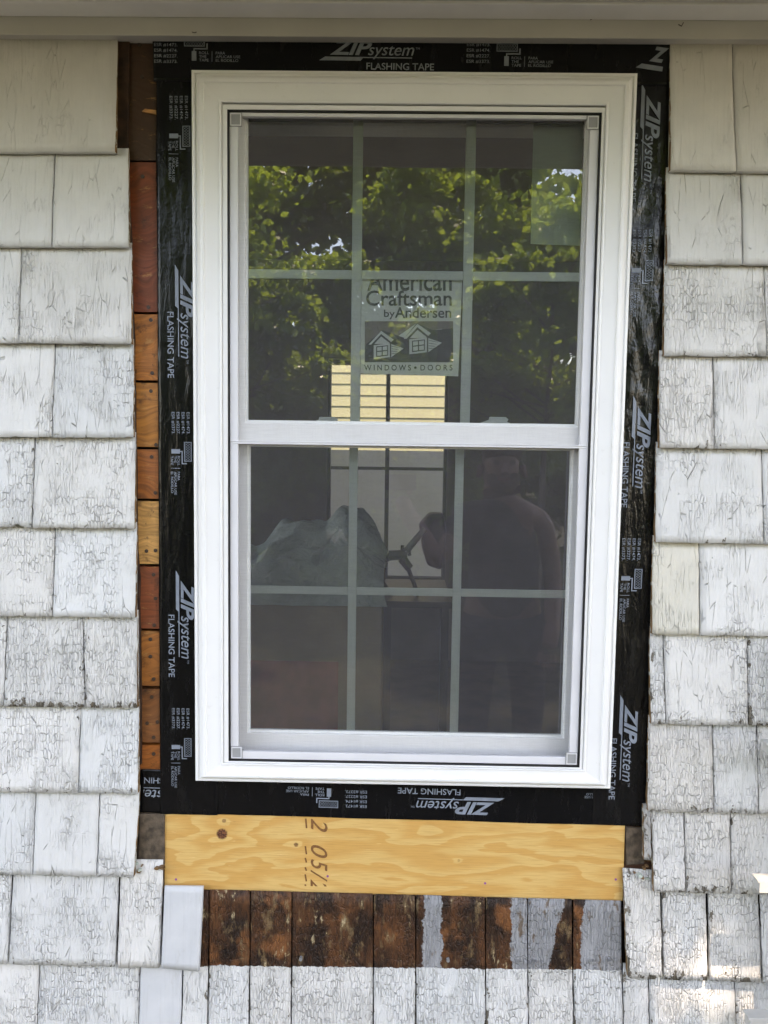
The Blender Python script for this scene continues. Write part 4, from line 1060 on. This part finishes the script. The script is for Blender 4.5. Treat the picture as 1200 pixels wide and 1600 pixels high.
skinned('tank_top', [((X, Y, .82), (.165, .135)), ((X, Y, 1.02), (.165, .13)), ((X, Y, 1.20), (.155, .125)), ((X, Y, 1.30), (.11, .10)), ((X, Y, 1.36), (.07, .07)), ((X-.16, Y, 1.285), .072), ((X-.22, Y+.05, 1.17), .066)], [(0, 1), (1, 2), (2, 3), (3, 4), (3, 5), (5, 6)], MTOP, PH)
skinned('trousers', [((X, Y, .88), (.16, .12)), ((X+.10, Y, .80), .11), ((X+.12, Y, .50), .078), ((X+.12, Y, .12), .062), ((X-.10, Y, .80), .11), ((X-.12, Y, .46), .078), ((X-.12, Y, .12), .062)], [(0, 1), (1, 2), (2, 3), (0, 4), (4, 5), (5, 6)], MTOP, PH)
skinned('hair', [((X-.02, Y-.01, 1.51), .084), ((X-.02, Y+.01, 1.58), .086), ((X-.02, Y-.03, 1.42), .055)], [(0, 1), (0, 2)], MHAIR, PH)
for fx, fz in ((-.022, .0), (-.007, .006), (.008, .006), (.022, .0)):
    skinned('finger', [((X-.44+fx, Y+.17, 1.40), .009), ((X-.44+fx, Y+.185, 1.435+fz), .0085), ((X-.44+fx, Y+.205, 1.45+fz), .0075)], [(0, 1), (1, 2)], MSKIN, PH, 1)
    skinned('finger', [((X+.16+fx, Y+.21, .755), .009), ((X+.16+fx, Y+.22, .715-fz), .0085), ((X+.16+fx, Y+.225, .685-fz), .0075)], [(0, 1), (1, 2)], MSKIN, PH, 1)
skinned('thumb', [((X-.41, Y+.16, 1.38), .011), ((X-.395, Y+.18, 1.41), .0095), ((X-.395, Y+.20, 1.43), .008)], [(0, 1), (1, 2)], MSKIN, PH, 1)
skinned('thumb', [((X+.13, Y+.21, .765), .011), ((X+.115, Y+.22, .735), .0095), ((X+.115, Y+.225, .71), .008)], [(0, 1), (1, 2)], MSKIN, PH, 1)

# face: nose, ears, eyes, mouth
hx, hy, hz = X-.02, Y+.03, 1.485
mb = MB(); mb.cyl((hx, hy+.085, hz+.02), (0, .55, -1), .010, .045, 8, r2=.018); mb.build('nose', MSKIN, PH, bevel=.003)
for sd_ in (-1, 1):
    mb = MB(); mb.cyl((hx+sd_*.083, hy, hz+.01), (sd_*.3, .2, -1), .016, .05, 8, r2=.010); mb.build('ear', MSKIN, PH)
    mb = MB(); mb.cyl((hx+sd_*.032, hy+.080, hz+.025), (0, 1, 0), .012, .006, 10); mb.build('eye', MDK, PH)
mb = MB(); mb.box((hx-.025, hy+.083, hz-.045), (hx+.025, hy+.090, hz-.037)); mb.build('mouth', MRED, PH)
mb = MB(); mb.box((X-.50, Y+.20, 1.40), (X-.38, Y+.209, 1.46)); o = mb.build('phone', MDK, None, bevel=.003); tag(o, 'black phone held up by the person taking the photo', 'phone')

# ---- paint curls, cobweb threads and a board joint under the eave
for (x0, y0, pts) in ((660, 22, ((0, 0), (14, -2), (30, 1), (42, 0))), (922, 28, ((0, 3), (16, -2), (32, -1), (60, -3))), (1128, 27, ((0, 0), (10, 3), (22, -2), (44, -4), (58, -2))), (1060, 38, ((0, 0), (6, 3), (10, -3))), (300, 50, ((0, 0), (5, 1), (9, 0)))):
    mb = MB(); P_ = [at(x0+a*.8, y0+b, -.0325) for a, b in pts]
    for a, b in zip(P_[:-1], P_[1:]): mb.cyl(a, b-a, .0007, (b-a).length, 5)
    mb.build('cobweb', MNAIL, EV)

skinned('beard', [((hx-.055, hy+.05, hz-.02), .022), ((hx-.035, hy+.075, hz-.065), .026), ((hx, hy+.085, hz-.085), .03), ((hx+.035, hy+.075, hz-.065), .026), ((hx+.055, hy+.05, hz-.02), .022)], [(0, 1), (1, 2), (2, 3), (3, 4)], MHAIR, PH)
skinned('fringe', [((hx-.06, hy+.04, hz+.07), .03), ((hx, hy+.06, hz+.085), .034), ((hx+.06, hy+.04, hz+.07), .03)], [(0, 1), (1, 2)], MHAIR, PH)
